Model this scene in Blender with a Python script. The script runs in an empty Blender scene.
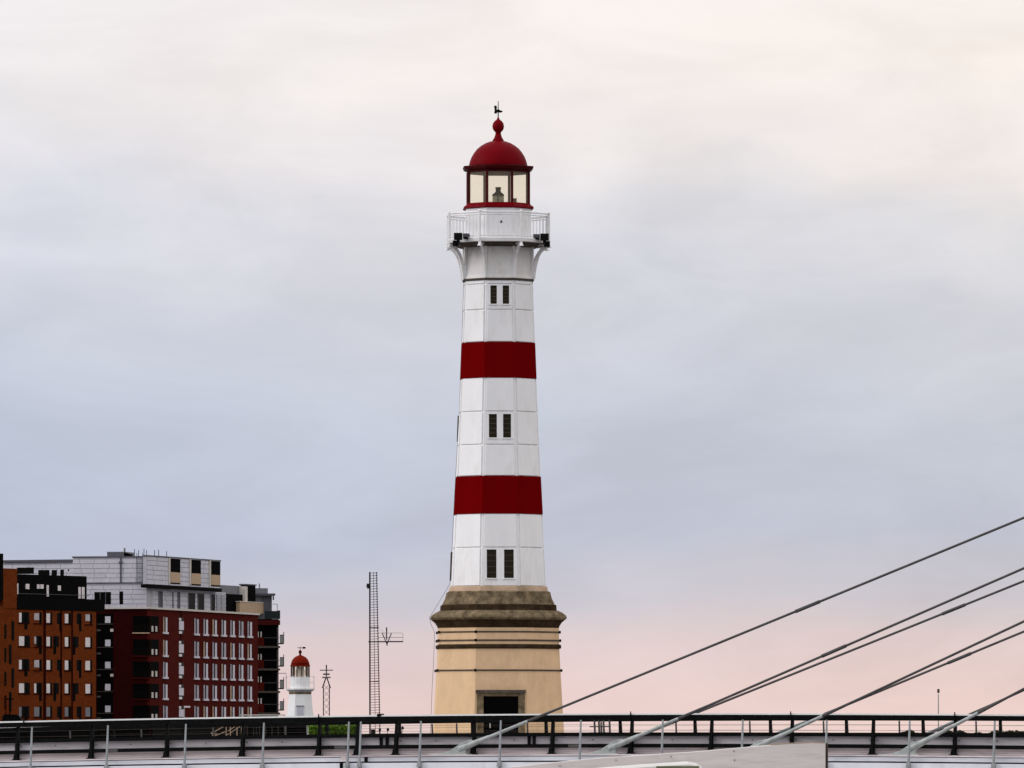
import bpy, math, random
from mathutils import Vector, Matrix

random.seed(7)
scene = bpy.context.scene
COL = scene.collection

# ------------------------------------------------------------------ camera, sky, sun, exposure
F = 7000.0            # focal length in pixels (long telephoto)
HOR = 738.0           # image row of the horizon
CZ = 4.0              # camera height above the water
cam_data = bpy.data.cameras.new('camera')
cam = bpy.data.objects.new('camera', cam_data)
COL.objects.link(cam)
cam.location = (0, 0, CZ)
cam.rotation_euler = (math.radians(90), 0, 0)
cam_data.sensor_width = 36
cam_data.lens = F / 1024 * 36
cam_data.shift_y = (HOR - 384) / 1024
cam_data.clip_start = 1
cam_data.clip_end = 30000
scene.camera = cam

scene.view_settings.view_transform = 'Standard'
scene.view_settings.look = 'None'
scene.view_settings.exposure = 0.0
scene.view_settings.gamma = 1.0
scene.view_settings.use_curve_mapping = False


def lin(r, g, b):
    def f(c):
        c /= 255
        return c / 12.92 if c <= .04045 else ((c + .055) / 1.055) ** 2.4
    return (f(r), f(g), f(b), 1)


world = bpy.data.worlds.new('World')
scene.world = world
world.use_nodes = True
nt = world.node_tree
nt.nodes.clear()
N = nt.nodes.new
L = nt.links.new


def ramp(node, stops):
    cr = node.color_ramp
    while len(cr.elements) > 1:
        cr.elements.remove(cr.elements[-1])
    for i, (p, c) in enumerate(stops):
        e = cr.elements[0] if i == 0 else cr.elements.new(p)
        e.position = p
        e.color = c


tc = N('ShaderNodeTexCoord')
sep = N('ShaderNodeSeparateXYZ')
L(tc.outputs['Generated'], sep.inputs[0])
# slow waviness of the cloud layers: the elevation is shifted a little by wide soft noise
mp1 = N('ShaderNodeMapping'); mp1.inputs['Scale'].default_value = (11, 11, 22)
L(tc.outputs['Generated'], mp1.inputs[0])
n1 = N('ShaderNodeTexNoise'); n1.inputs['Scale'].default_value = 1.6; n1.inputs['Detail'].default_value = 5
n1.inputs['Roughness'].default_value = .55
L(mp1.outputs[0], n1.inputs['Vector'])
sh = N('ShaderNodeMath'); sh.operation = 'MULTIPLY_ADD'
L(n1.outputs['Fac'], sh.inputs[0]); sh.inputs[1].default_value = .05; sh.inputs[2].default_value = -.025
# the waviness fades out at the horizon
fade = N('ShaderNodeMapRange'); fade.inputs['From Min'].default_value = .012; fade.inputs['From Max'].default_value = .07
fade.inputs['To Min'].default_value = .12
L(sep.outputs['Z'], fade.inputs['Value'])
shm = N('ShaderNodeMath'); shm.operation = 'MULTIPLY'
L(sh.outputs[0], shm.inputs[0]); L(fade.outputs[0], shm.inputs[1])
addz = N('ShaderNodeMath'); addz.operation = 'ADD'
L(sep.outputs['Z'], addz.inputs[0]); L(shm.outputs[0], addz.inputs[1])
mr = N('ShaderNodeMapRange'); mr.inputs['From Min'].default_value = 0; mr.inputs['From Max'].default_value = .2
L(addz.outputs[0], mr.inputs['Value'])
rp = N('ShaderNodeValToRGB'); L(mr.outputs[0], rp.inputs[0])


def el(py):
    return (HOR - py) / F / .2


ramp(rp, [(0.0, lin(238, 212, 206)), (el(690), lin(235, 210, 206)), (el(640), lin(228, 210, 210)),
          (el(605), lin(208, 203, 211)), (el(540), lin(196, 200, 215)), (el(440), lin(202, 207, 220)),
          (el(330), lin(213, 215, 224)), (el(230), lin(226, 225, 230)), (el(150), lin(241, 235, 235)),
          (el(60), lin(250, 242, 238)), (.7, lin(248, 243, 242)), (1.0, lin(240, 240, 243))])
# faint streaky cloud texture
mp2 = N('ShaderNodeMapping'); mp2.inputs['Scale'].default_value = (24, 24, 70); mp2.inputs['Rotation'].default_value = (0, .06, 0)
L(tc.outputs['Generated'], mp2.inputs[0])
n2 = N('ShaderNodeTexNoise'); n2.inputs['Scale'].default_value = 1.0; n2.inputs['Detail'].default_value = 6
n2.inputs['Roughness'].default_value = .58; n2.inputs['Distortion'].default_value = .6
L(mp2.outputs[0], n2.inputs['Vector'])
cl = N('ShaderNodeMapRange'); cl.inputs['From Min'].default_value = .35; cl.inputs['From Max'].default_value = .65
cl.inputs['To Min'].default_value = .93; cl.inputs['To Max'].default_value = 1.03
L(n2.outputs['Fac'], cl.inputs['Value'])
mulc = N('ShaderNodeVectorMath'); mulc.operation = 'SCALE'
L(rp.outputs[0], mulc.inputs[0]); L(cl.outputs[0], mulc.inputs['Scale'])
# an overcast dome grows brighter towards the zenith
zen = N('ShaderNodeMapRange'); zen.interpolation_type = 'SMOOTHSTEP'
zen.inputs['From Min'].default_value = .12; zen.inputs['From Max'].default_value = .75
zen.inputs['To Min'].default_value = 1.0; zen.inputs['To Max'].default_value = 1.65
L(sep.outputs['Z'], zen.inputs['Value'])
# the cloud cover is a little bluer towards the left
tx = N('ShaderNodeMapRange'); tx.inputs['From Min'].default_value = -.08; tx.inputs['From Max'].default_value = .08
L(sep.outputs['X'], tx.inputs['Value'])
tr_ = N('ShaderNodeValToRGB'); L(tx.outputs[0], tr_.inputs[0])
ramp(tr_, [(0, (.915, .95, 1.0, 1)), (.5, (.985, .985, .99, 1)), (1, (1.0, .985, .955, 1))])
tint = N('ShaderNodeVectorMath'); tint.operation = 'MULTIPLY'
L(mulc.outputs[0], tint.inputs[0]); L(tr_.outputs[0], tint.inputs[1])
bg = N('ShaderNodeBackground'); L(tint.outputs[0], bg.inputs['Color']); L(zen.outputs[0], bg.inputs['Strength'])
wo = N('ShaderNodeOutputWorld'); L(bg.outputs[0], wo.inputs[0])

sun_data = bpy.data.lights.new('sun', 'SUN')
sun_data.energy = 1.5
sun_data.angle = math.radians(25)
sun_data.color = (1.0, .93, .86)
sun = bpy.data.objects.new('sun', sun_data)
COL.objects.link(sun)
sun.location = (-60, -40, 80)
sdir = Vector((0.95, 0.08, -0.42))            # light travels right, away and down
sun.rotation_euler = sdir.to_track_quat('-Z', 'Y').to_euler()

# ------------------------------------------------------------------ helpers


def P(px, py, d):
    return Vector(((px - 512) * d / F, d, CZ + (HOR - py) * d / F))


def zat(py, d):
    return CZ + (HOR - py) * d / F


MATS = {}


def mat(name, col, rough=.7, var=.15, scale=1.5, metal=0.0, bump=0.0, stretch=(1, 1, 1), dirt=None, dirt_amt=.5,
        dirt_scale=.6, spec=.18):
    m = bpy.data.materials.new(name)
    m.use_nodes = True
    t = m.node_tree
    b = t.nodes['Principled BSDF']
    b.inputs['Roughness'].default_value = rough
    b.inputs['Metallic'].default_value = metal
    b.inputs['Specular IOR Level'].default_value = spec
    co = t.nodes.new('ShaderNodeTexCoord')
    mp = t.nodes.new('ShaderNodeMapping')
    mp.inputs['Scale'].default_value = stretch
    t.links.new(co.outputs['Object'], mp.inputs[0])
    nz = t.nodes.new('ShaderNodeTexNoise')
    nz.inputs['Scale'].default_value = scale
    nz.inputs['Detail'].default_value = 6
    nz.inputs['Roughness'].default_value = .6
    t.links.new(mp.outputs[0], nz.inputs['Vector'])
    r = t.nodes.new('ShaderNodeValToRGB')
    t.links.new(nz.outputs['Fac'], r.inputs[0])
    c = col
    lo = tuple(max(0, x * (1 - var)) for x in c[:3]) + (1,)
    hi = tuple(min(1, x * (1 + var)) for x in c[:3]) + (1,)
    r.color_ramp.elements[0].position = .3; r.color_ramp.elements[0].color = lo
    r.color_ramp.elements[1].position = .7; r.color_ramp.elements[1].color = hi
    out = r.outputs[0]
    if dirt:
        nd = t.nodes.new('ShaderNodeTexNoise')
        nd.inputs['Scale'].default_value = dirt_scale
        nd.inputs['Detail'].default_value = 8
        nd.inputs['Roughness'].default_value = .7
        t.links.new(mp.outputs[0], nd.inputs['Vector'])
        rr = t.nodes.new('ShaderNodeMapRange')
        rr.inputs['From Min'].default_value = .5; rr.inputs['From Max'].default_value = .72
        rr.inputs['To Max'].default_value = dirt_amt
        t.links.new(nd.outputs['Fac'], rr.inputs['Value'])
        mx = t.nodes.new('ShaderNodeMix'); mx.data_type = 'RGBA'
        t.links.new(rr.outputs[0], mx.inputs['Factor'])
        t.links.new(out, mx.inputs['A'])
        mx.inputs['B'].default_value = tuple(dirt[:3]) + (1,)
        out = mx.outputs['Result']
    t.links.new(out, b.inputs['Base Color'])
    if bump:
        bp = t.nodes.new('ShaderNodeBump')
        bp.inputs['Strength'].default_value = bump
        bp.inputs['Distance'].default_value = .03
        t.links.new(nz.outputs['Fac'], bp.inputs['Height'])
        t.links.new(bp.outputs[0], b.inputs['Normal'])
    MATS[name] = m
    return m


mat('white_paint', (.76, .755, .77), .55, .04, 1.6, stretch=(1, 1, .35), dirt=(.52, .48, .45), dirt_amt=.45, dirt_scale=1.5)
mat('white_clean', (.76, .755, .76), .5, .04, .8)
mat('white_iron', (.72, .71, .72), .5, .06, 2.0, dirt=(.33, .27, .22), dirt_amt=.5, dirt_scale=1.5)
mat('red_paint', (.125, .0008, .0016), .6, .10, 1.0, stretch=(1, 1, .4), dirt=(.085, .0006, .001), dirt_amt=.6, spec=0)
mat('red_dome', (.132, .0006, .0035), .5, .12, 1.5, dirt=(.10, .0006, .002), dirt_amt=.5, spec=.025)
mat('small_dome', (.14, .009, .003), .6, .12, 1.5, spec=.02)
mat('white_grime_shade', (.66, .64, .63), .6, .10, 1.6, stretch=(1, 1, .45), dirt=(.30, .25, .21), dirt_amt=.75, dirt_scale=1.4)  # white dulled by grime and by painted shade
mat('olive_glass', (.12, .125, .07), .4, .3, 2)
mat('dark_red', (.05, .0015, .002), .5, .1, 2, spec=.08)
mat('tan_plaster', (.63, .435, .265), .9, .07, 3.0, bump=.3, dirt=(.45, .30, .18), dirt_amt=.6, dirt_scale=1.3, stretch=(1, 1, .55))
mat('stained_stone', (.15, .112, .068), .9, .6, 3.2, bump=.7, dirt=(.022, .016, .008), dirt_amt=.9, dirt_scale=2.0, spec=.05)
mat('pale_stone', (.45, .32, .22), .9, .2, 3, bump=.4, dirt=(.10, .08, .045), dirt_amt=.8, dirt_scale=1.5)
mat('rust_and_shade', (.075, .06, .05), .7, .3, 4, spec=.05)  # brown for rusty iron, and for shade painted on soffit and wall end
mat('black_iron', (.005, .0045, .005), .5, .3, 5, spec=.06)
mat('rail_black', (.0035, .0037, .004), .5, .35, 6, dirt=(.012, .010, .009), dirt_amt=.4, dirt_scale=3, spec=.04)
mat('galvanised', (.30, .32, .33), .5, .18, 6, metal=.2, dirt=(.16, .16, .16), dirt_amt=.5, dirt_scale=4)
mat('cable_steel', (.075, .07, .07), .6, .2, 3, spec=.1)
mat('sleeve_grey', (.36, .38, .37), .5, .22, 4, metal=.1, dirt=(.18, .18, .17), dirt_amt=.6, dirt_scale=3)
mat('handrail_cap', (.80, .80, .80), .35, .05, 3, metal=.1)
mat('guard_panel', (.44, .41, .43), .6, .30, 2.2, stretch=(.5, .5, 3), bump=.2, dirt=(.27, .225, .245), dirt_amt=.75, dirt_scale=1.1)
mat('kick_panel', (.58, .515, .52), .7, .30, 2.4, stretch=(.45, .45, 4), bump=.2, dirt=(.36, .28, .28), dirt_amt=.75, dirt_scale=1.2)
mat('edge_beam', (.52, .52, .56), .65, .22, 2.0, stretch=(.5, .5, 3), dirt=(.26, .24, .26), dirt_amt=.75, dirt_scale=1.0)
mat('fascia_white', (.78, .78, .83), .5, .07, 1.0, stretch=(1, 1, .6), dirt=(.5, .47, .48), dirt_amt=.55, dirt_scale=.9)
mat('asphalt', (.06, .06, .062), .85, .2, 2)
mat('concrete', (.60, .56, .545), .85, .16, 2.2, bump=.35, stretch=(.6, .6, 3.5), dirt=(.40, .36, .34), dirt_amt=.55, dirt_scale=1.1)
mat('stain_and_shade', (.035, .022, .012), .95, .5, 2.5, bump=.5, dirt=(.09, .065, .038), dirt_amt=.5, dirt_scale=1.8, spec=.03)  # near-black for stained mouldings and for shade painted under the cornice
mat('quay_concrete', (.32, .29, .27), .9, .18, 1, bump=.3)
mat('orange_brick', (.13, .028, .006), .9, .28, 2.4, bump=.3, stretch=(1, 1, 2.5), dirt=(.075, .013, .004), dirt_amt=.6, dirt_scale=.35, spec=.03)
mat('red_brick', (.064, .0075, .0055), .9, .28, 2.4, bump=.3, stretch=(1, 1, 2.5), dirt=(.034, .004, .0035), dirt_amt=.6, dirt_scale=.3, spec=.02)
mat('dark_brick', (.022, .002, .002), .9, .2, 1.4, spec=.02)
mat('black_cladding', (.0028, .0026, .0027), .8, .3, 2, spec=.03)
mat('pale_cladding', (.52, .51, .57), .6, .07, .7, dirt=(.42, .42, .47), dirt_amt=.5, dirt_scale=.5, spec=.08)
mat('joint_grey', (.39, .385, .43), .7, .1, 1)
mat('grey_cladding', (.17, .17, .19), .6, .1, .7, spec=.08)
mat('grey_roof', (.085, .085, .10), .7, .12, .8, spec=.06)
mat('pale_trim', (.52, .47, .43), .7, .1, 2)
mat('window_white', (.55, .51, .57), .5, .10, 3)
mat('window_dim', (.34, .31, .36), .5, .2, 2)
mat('blind_dim', (.40, .36, .38), .6, .25, 1.5)
mat('blind', (.66, .60, .60), .6, .12, 1.5)
mat('wood_tan', (.42, .30, .20), .7, .16, 3, stretch=(6, 6, .4))
mat('green_glass', (.008, .016, .016), .4, .2, 2, spec=.15)
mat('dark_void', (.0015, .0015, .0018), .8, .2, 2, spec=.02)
mat('soil_dark', (.012, .010, .008), .95, .3, .3, spec=.02)
mat('land', (.07, .07, .06), .95, .2, .05)
mat('leaf_hedge', (.075, .15, .010), .8, .6, .9, spec=.05)
mat('leaf_far', (.012, .014, .006), .8, .4, .05, spec=.03)
mat('van_white', (.62, .60, .58), .4, .04, 1)
mat('tyre', (.015, .015, .015), .9, .2, 5)
mat('mast_steel', (.03, .024, .027), .7, .2, 3, spec=.06)
mat('brick_light', (.30, .29, .29), .6, .1, 3)


def glass_mat(name, col, rough=.05, transp=.0, tint=(1, 1, 1, 1), spec=.5):
    m = bpy.data.materials.new(name); m.use_nodes = True
    t = m.node_tree
    b = t.nodes['Principled BSDF']
    b.inputs['Base Color'].default_value = col
    b.inputs['Roughness'].default_value = rough
    b.inputs['Specular IOR Level'].default_value = spec
    if transp:
        tr = t.nodes.new('ShaderNodeBsdfTransparent'); tr.inputs[0].default_value = tint
        mx = t.nodes.new('ShaderNodeMixShader'); mx.inputs[0].default_value = transp
        t.links.new(b.outputs[0], mx.inputs[1]); t.links.new(tr.outputs[0], mx.inputs[2])
        t.links.new(mx.outputs[0], t.nodes['Material Output'].inputs[0])
    MATS[name] = m


glass_mat('dark_glass', (.003, .0027, .0024, 1), .4, spec=.03)
glass_mat('shutter_glass', (.020, .016, .009, 1), .4, spec=.05)
glass_mat('blue_glass', (.16, .18, .21, 1), .08)
glass_mat('lantern_glass', (.95, .87, .70, 1), .12, .955, (1, .98, .93, 1), spec=.10)
glass_mat('lens_glass', (.12, .12, .09, 1), .15, .35, (.8, .83, .7, 1))
glass_mat('balcony_glass', (.10, .12, .12, 1), .1, .45, (.7, .75, .75, 1))

wm = bpy.data.materials.new('water'); wm.use_nodes = True
wt = wm.node_tree; wb = wt.nodes['Principled BSDF']
wb.inputs['Base Color'].default_value = (.012, .02, .025, 1); wb.inputs['Roughness'].default_value = .08
wc = wt.nodes.new('ShaderNodeTexCoord'); wn = wt.nodes.new('ShaderNodeTexNoise'); wn.inputs['Scale'].default_value = .5
wn.inputs['Detail'].default_value = 5
wt.links.new(wc.outputs['Object'], wn.inputs['Vector'])
wbp = wt.nodes.new('ShaderNodeBump'); wbp.inputs['Strength'].default_value = .25; wbp.inputs['Distance'].default_value = .2
wt.links.new(wn.outputs['Fac'], wbp.inputs['Height']); wt.links.new(wbp.outputs[0], wb.inputs['Normal'])
MATS['water'] = wm


class M:
    """collects shapes; build() links them as ONE mesh object"""

    def __init__(s):
        s.v = []; s.f = []

    def hexa(s, p):                       # 4 bottom (ccw from above) + 4 top
        n = len(s.v); s.v += [tuple(q) for q in p]
        s.f += [tuple(n + i for i in q) for q in ((3, 2, 1, 0), (4, 5, 6, 7), (0, 1, 5, 4), (1, 2, 6, 5), (2, 3, 7, 6), (3, 0, 4, 7))]
        return s

    def box(s, x0, x1, y0, y1, z0, z1):
        return s.hexa([(x0, y0, z0), (x1, y0, z0), (x1, y1, z0), (x0, y1, z0), (x0, y0, z1), (x1, y0, z1), (x1, y1, z1), (x0, y1, z1)])

    def tube(s, a, b, r0, r1=None, n=8):
        a = Vector(a); b = Vector(b); r1 = r0 if r1 is None else r1
        d = (b - a).normalized()
        u = d.orthogonal().normalized(); w = d.cross(u)
        k = len(s.v)
        for p, r in ((a, r0), (b, r1)):
            for i in range(n):
                t = 2 * math.pi * i / n
                s.v.append(tuple(p + u * (r * math.cos(t)) + w * (r * math.sin(t))))
        for i in range(n):
            j = (i + 1) % n
            s.f.append((k + i, k + j, k + n + j, k + n + i))
        s.f.append(tuple(k + i for i in reversed(range(n))))
        s.f.append(tuple(k + n + i for i in range(n)))
        return s

    def bar(s, a, b, w, h, up=(0, 0, 1)):          # rectangular bar from a to b
        a = Vector(a); b = Vector(b); d = (b - a).normalized(); up = Vector(up)
        x = d.cross(up).normalized(); z = x.cross(d).normalized()
        q = []
        for p in (a, b):
            q.append([p - x * w / 2 - z * h / 2, p + x * w / 2 - z * h / 2, p + x * w / 2 + z * h / 2, p - x * w / 2 + z * h / 2])
        n = len(s.v); s.v += [tuple(p) for p in q[0] + q[1]]
        s.f += [tuple(n + i for i in t) for t in ((0, 1, 2, 3), (7, 6, 5, 4), (0, 4, 5, 1), (1, 5, 6, 2), (2, 6, 7, 3), (3, 7, 4, 0))]
        return s

    def lathe(s, prof, n, rot=0.0, cx=0, cy=0, cap=True):
        k = len(s.v)
        for r, z in prof:
            for i in range(n):
                t = rot + 2 * math.pi * i / n
                s.v.append((cx + r * math.sin(t), cy - r * math.cos(t), z))
        for a in range(len(prof) - 1):
            for i in range(n):
                j = (i + 1) % n
                s.f.append((k + a * n + i, k + a * n + j, k + (a + 1) * n + j, k + (a + 1) * n + i))
        if cap:
            s.f.append(tuple(k + i for i in reversed(range(n))))
            e = k + (len(prof) - 1) * n
            s.f.append(tuple(e + i for i in range(n)))
        return s

    def extrude(s, pts, off):             # polygon pts (3D), extruded by vector off
        off = Vector(off); n = len(pts); k = len(s.v)
        s.v += [tuple(Vector(p)) for p in pts] + [tuple(Vector(p) + off) for p in pts]
        s.f.append(tuple(k + i for i in range(n)))
        s.f.append(tuple(k + n + i for i in reversed(range(n))))
        for i in range(n):
            j = (i + 1) % n
            s.f.append((k + j, k + i, k + n + i, k + n + j))
        return s

    def mesh(s, name, m, base=(0, 0, 0), smooth=False, bevel=0):
        me = bpy.data.meshes.new(name)
        bx, by, bz = base
        me.from_pydata([(x - bx, y - by, z - bz) for x, y, z in s.v], [], s.f)
        me.materials.append(MATS[m])
        import bmesh
        bm = bmesh.new(); bm.from_mesh(me)
        bmesh.ops.recalc_face_normals(bm, faces=bm.faces)
        if bevel:
            bmesh.ops.bevel(bm, geom=[e for e in bm.edges if e.is_manifold and e.calc_face_angle(0) > .5], offset=bevel, segments=1, affect='EDGES')
        bm.to_mesh(me); bm.free()
        if smooth:
            me.shade_smooth()
        me.update()
        return me

    def build(s, name, m, parent=None, smooth=False, bevel=0, base=None):
        """parent: a thing or part made by thing()/build(); vertices are world metres"""
        org = Vector(base) if base is not None else (Vector(parent['o']) if parent else Vector((0, 0, 0)))
        o = bpy.data.objects.new(name, s.mesh(name, m, org, smooth, bevel))
        COL.objects.link(o)
        ORG[o.name] = org
        if parent:
            o.parent = parent['obj'] if isinstance(parent, dict) else parent
        else:
            o.location = org
        return {'obj': o, 'o': org}


ORG = {}


def thing(name, label, cat, loc, group=None, rz=0):
    o = bpy.data.objects.new(name, None); COL.objects.link(o)
    o.empty_display_size = .3
    o.location = loc; o.rotation_euler.z = rz
    o['label'] = label; o['category'] = cat
    if group: o['group'] = group
    return {'obj': o, 'o': Vector(loc)}


def tag(h, label, cat, group=None):
    o = h['obj']; o['label'] = label; o['category'] = cat
    if group: o['group'] = group
    return h


def kind(h, k):
    h['obj']['kind'] = k
    return h


def inst(name, me, parent, loc=(0, 0, 0), rz=0.0, rot=None):
    o = bpy.data.objects.new(name, me); COL.objects.link(o)
    o.location = loc
    o.rotation_euler = rot if rot else (0, 0, rz)
    o.parent = parent['obj']
    return {'obj': o, 'o': parent['o']}


def copy_tree(o, parent=None):
    c = o.copy(); COL.objects.link(c); c.parent = parent
    for ch in list(o.children):
        copy_tree(ch, c)
    return c


# ------------------------------------------------------------------ the setting
kind(M().box(-6000, 6000, -400, 12000, -.5, 0).build('water', 'water'), 'structure')
# foreground quay
kind(M().box(-60, 60, 60, 172, -.4, 1.6).build('near_quay', 'quay_concrete'), 'structure')
# quay that carries the lighthouse
kind(M().box(-26, 18, 262, 330, -.4, 2.6).build('lighthouse_quay', 'quay_concrete', bevel=.1), 'structure')
# harbour land on the left, far shore on the right
kind(M().box(-260, -8, 640, 1300, -.4, 2.3).build('harbour_land', 'soil_dark'), 'structure')
kind(M().box(-600, 900, 2450, 2900, -.4, 1.2).build('far_shore', 'land'), 'structure')

# ------------------------------------------------------------------ the lighthouse
LX, LD = (498.2 - 512) * 280 / F, 280.0
LB = (LX, LD, 2.6)
S = 25.0
ROT = math.radians(2.7)
KX = math.cos(math.radians(22.5 - 2.7))            # half width seen / corner radius


def lz(py):                                        # rows are read off the faces turned to the camera
    k = 25.09 if py >= 262 else (25.05 if py > 200 else 25.0)
    return CZ + (HOR - py) / k


def R(half):
    return half / KX / S


lh = thing('lighthouse', 'tall white octagonal lighthouse with two red bands and a red dome behind the bridge', 'lighthouse', LB)


def oct_(prof, n=8):
    m = M()
    return m.lathe([(R(h), lz(py)) for h, py in prof], n, ROT + math.pi / n, LX, LD)


# stone base: die, batter, straps, cornice, plinth
oct_([(68, 775), (65.8, 735), (62.2, 672), (61.0, 649)]).build('base', 'tan_plaster', lh)
oct_([(61.0, 649), (62.6, 648.4), (63.0, 646.8), (62.6, 645), (61.0, 644.4)]).build('torus_moulding', 'stain_and_shade', lh)
oct_([(60.9, 644.4), (60.6, 628)]).build('frieze', 'tan_plaster', lh)
oct_([(60.2, 629), (61.2, 626), (63.5, 622.5), (66.6, 620.0)]).build('bed_moulding', 'stain_and_shade', lh)  # shade below the cornice is put into this near-black colour
oct_([(66.6, 620.0), (68.2, 618.6), (68.5, 617.5), (67.4, 615.2), (64.0, 612.6), (60.0, 610.6)]).build('cornice', 'stained_stone', lh)
oct_([(58.5, 611), (58.0, 605), (57.0, 604.6)]).build('cornice_fillet', 'stain_and_shade', lh)
oct_([(56.6, 605), (55.6, 602.5), (53.6, 598.5), (52.4, 594), (52.2, 592.2), (50.6, 591.2)]).build('cove', 'stained_stone', lh)
oct_([(50.0, 592), (49.0, 587.2), (48.5, 586.2)]).build('upper_fillet', 'pale_stone', lh)
for py, hw in ((632.2, 61.0), (640.6, 61.4), (670.5, 62.6)):
    st = oct_([(hw - .5, py + .8), (hw + .45, py + .6), (hw + .45, py - .6), (hw - .5, py - .8)]).build('iron_strap', 'rust_and_shade', lh)
    for k in range(8):
        if k == 0: continue
        a = ROT + math.radians(22.5 + 45 * k); r = R(hw + .4)
        c = (LX + r * math.sin(a), LD - r * math.cos(a), lz(py))
        M().lathe([(.03, c[2] - .055), (.05, c[2] - .04), (.05, c[2] + .04), (.03, c[2] + .055)], 6, a, c[0], c[1]).build('corner_clasp', 'black_iron', st)

# shaft
SH = [(586.5, 47.6), (514, 44.3), (476, 42.4), (378, 38.1), (342, 36.7), (280.5, 34.8)]


def half(py):
    for (y0, h0), (y1, h1) in zip(SH, SH[1:]):
        if y0 >= py >= y1:
            return h0 + (h1 - h0) * (y0 - py) / (y0 - y1)
    return SH[-1][1]


CORE = .05
oct_([(h - CORE * S * .95, y) for y, h in SH]).build('shaft', 'white_paint', lh)
CS, SN = math.cos(math.pi / 8), math.sin(math.pi / 8)


def face_pt(x, py, h):                               # a point of the front face before turning; local to LB
    a = R(half(py)) * CS
    return (x, -(a + h), lz(py) - LB[2])


def face_slab(m, xa0, xb0, xa1, xb1, y0, y1, h0, h1):  # y0 lower row (bigger), y1 upper row
    m.hexa([face_pt(xa0, y0, h1), face_pt(xb0, y0, h1), face_pt(xb0, y0, h0), face_pt(xa0, y0, h0),
            face_pt(xa1, y1, h1), face_pt(xb1, y1, h1), face_pt(xb1, y1, h0), face_pt(xa1, y1, h0)])


segs = [(586.2, 548.2, 'w', 'win'), (547.6, 514.2, 'w', ''), (514.0, 476.3, 'r', ''), (476.1, 445.3, 'w', ''), (444.7, 412.2, 'w', 'win'),
        (411.6, 378.2, 'w', ''), (378.0, 342.3, 'r', ''), (342.1, 310.3, 'w', ''), (309.7, 284.6, 'w', 'win'), (284.2, 281, 'w', '')]
wins = {548.2: (550, 578.5, 9.6, 3.8), 412.2: (414.6, 438.2, 7.9, 3.1), 284.6: (286, 304.4, 6.4, 2.9)}
for y0, y1, c, kd in segs:
    mg = 0.0 if c == 'r' else .085
    w0 = R(half(y0)) * SN - mg; w1 = R(half(y1)) * SN - mg
    g = -.045 if c == 'r' else -.055
    top = 0.012 if c == 'r' else 0.0
    # recess line above and below the plain panels comes from the gap to the next panel
    m = M()
    if c == 'r':
        face_slab(m, -w0 - .005, w0 + .005, -w1 - .005, w1 + .005, y0, y1, g, top)
    else:
        face_slab(m, -w0, w0, -w1, w1, y0 - .35, y1 + .35, g, top)
    plain = m.mesh('panel', 'red_paint' if c == 'r' else 'white_paint', bevel=0 if c == 'r' else .012)
    for k in range(8):
        a = ROT + math.radians(45 * k)
        if kd == 'win' and k == 0:
            ya, yb, ww, gap = wins[y1]
            x1a, x1b = -(gap + ww) / S, -gap / S
            x2a, x2b = gap / S, (gap + ww) / S
            xs = [None, x1a, x1b, x2a, x2b, None]
            f = M()
            rows = [(y0 - .35, yb), (yb, ya), (ya, y1 + .35)]
            for r_, (q0, q1) in enumerate(rows):
                e0 = R(half(q0)) * SN - mg; e1 = R(half(q1)) * SN - mg
                for ci in range(5):
                    if r_ == 1 and ci in (1, 3):
                        continue
                    L0 = -e0 if ci == 0 else xs[ci]; L1 = -e1 if ci == 0 else xs[ci]
                    R0 = e0 if ci == 4 else xs[ci + 1]; R1 = e1 if ci == 4 else xs[ci + 1]
                    face_slab(f, L0, R0, L1, R1, q0, q1, -.06, 0)
            inst('panel', f.mesh('window_panel', 'white_paint'), lh, rz=a)
            for xa, xb in ((x1a, x1b), (x2a, x2b)):
                gl = M(); face_slab(gl, xa - .002, xb + .002, xa - .002, xb + .002, yb + .1, ya - .1, -.058, -.042)
                w_ = inst('window', gl.mesh('window', 'shutter_glass'), lh, rz=a)
                nb = 4
                for b_ in range(1, nb + 1):
                    yy = yb + (ya - yb) * b_ / (nb + 1)
                    br = M(); face_slab(br, xa, xb, xa, xb, yy + .25, yy - .25, -.043, -.033)
                    inst('glazing_bar', br.mesh('glazing_bar', 'rust_and_shade'), w_)
                sl = M(); face_slab(sl, xa - .05, xb + .05, xa - .05, xb + .05, yb + 1.1, yb + .15, -.002, .035)
                inst('sill', sl.mesh('sill', 'white_paint'), w_)
        else:
            inst('panel', plain, lh, rz=a)
# ring, neck, corner brackets
oct_([(34.2, 280.4), (35.9, 279.8), (35.9, 278.6), (34.6, 278.0)]).build('iron_ring', 'rust_and_shade', lh)
oct_([(35.2, 279), (35.0, 277.5), (33.9, 274.5), (33.2, 266), (32.9, 247), (33.2, 243)]).build('neck', 'white_grime_shade', lh)  # duller colour holds grime plus the shade cast by the gallery
oct_([(33.0, 247.6), (38.5, 246.8), (43.0, 244.6), (43.0, 243.8)]).build('ring_beam', 'rust_and_shade', lh)
br = M()
cv = [(50.5, 244.2), (47.0, 246.6), (43.0, 250.2), (39.6, 256), (37.2, 264), (35.8, 272), (35.3, 278.2)]
for (h0, y0), (h1, y1) in zip(cv, cv[1:]):
    br.bar((0, -R(h0), lz(y0) - LB[2]), (0, -R(h1), lz(y1) - LB[2]), .075, .13, up=(0, 1, .3))
br.bar((0, -R(51), lz(244.2) - LB[2]), (0, -R(33), lz(244.2) - LB[2]), .11, .14)
br.bar((0, -R(34.2), lz(246) - LB[2]), (0, -R(34.2), lz(278) - LB[2]), .10, .08, up=(0, 1, 0))
brm = br.mesh('bracket', 'white_iron')
for k in range(8):
    inst('bracket', brm, lh, rz=ROT + math.radians(22.5 + 45 * k))
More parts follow.
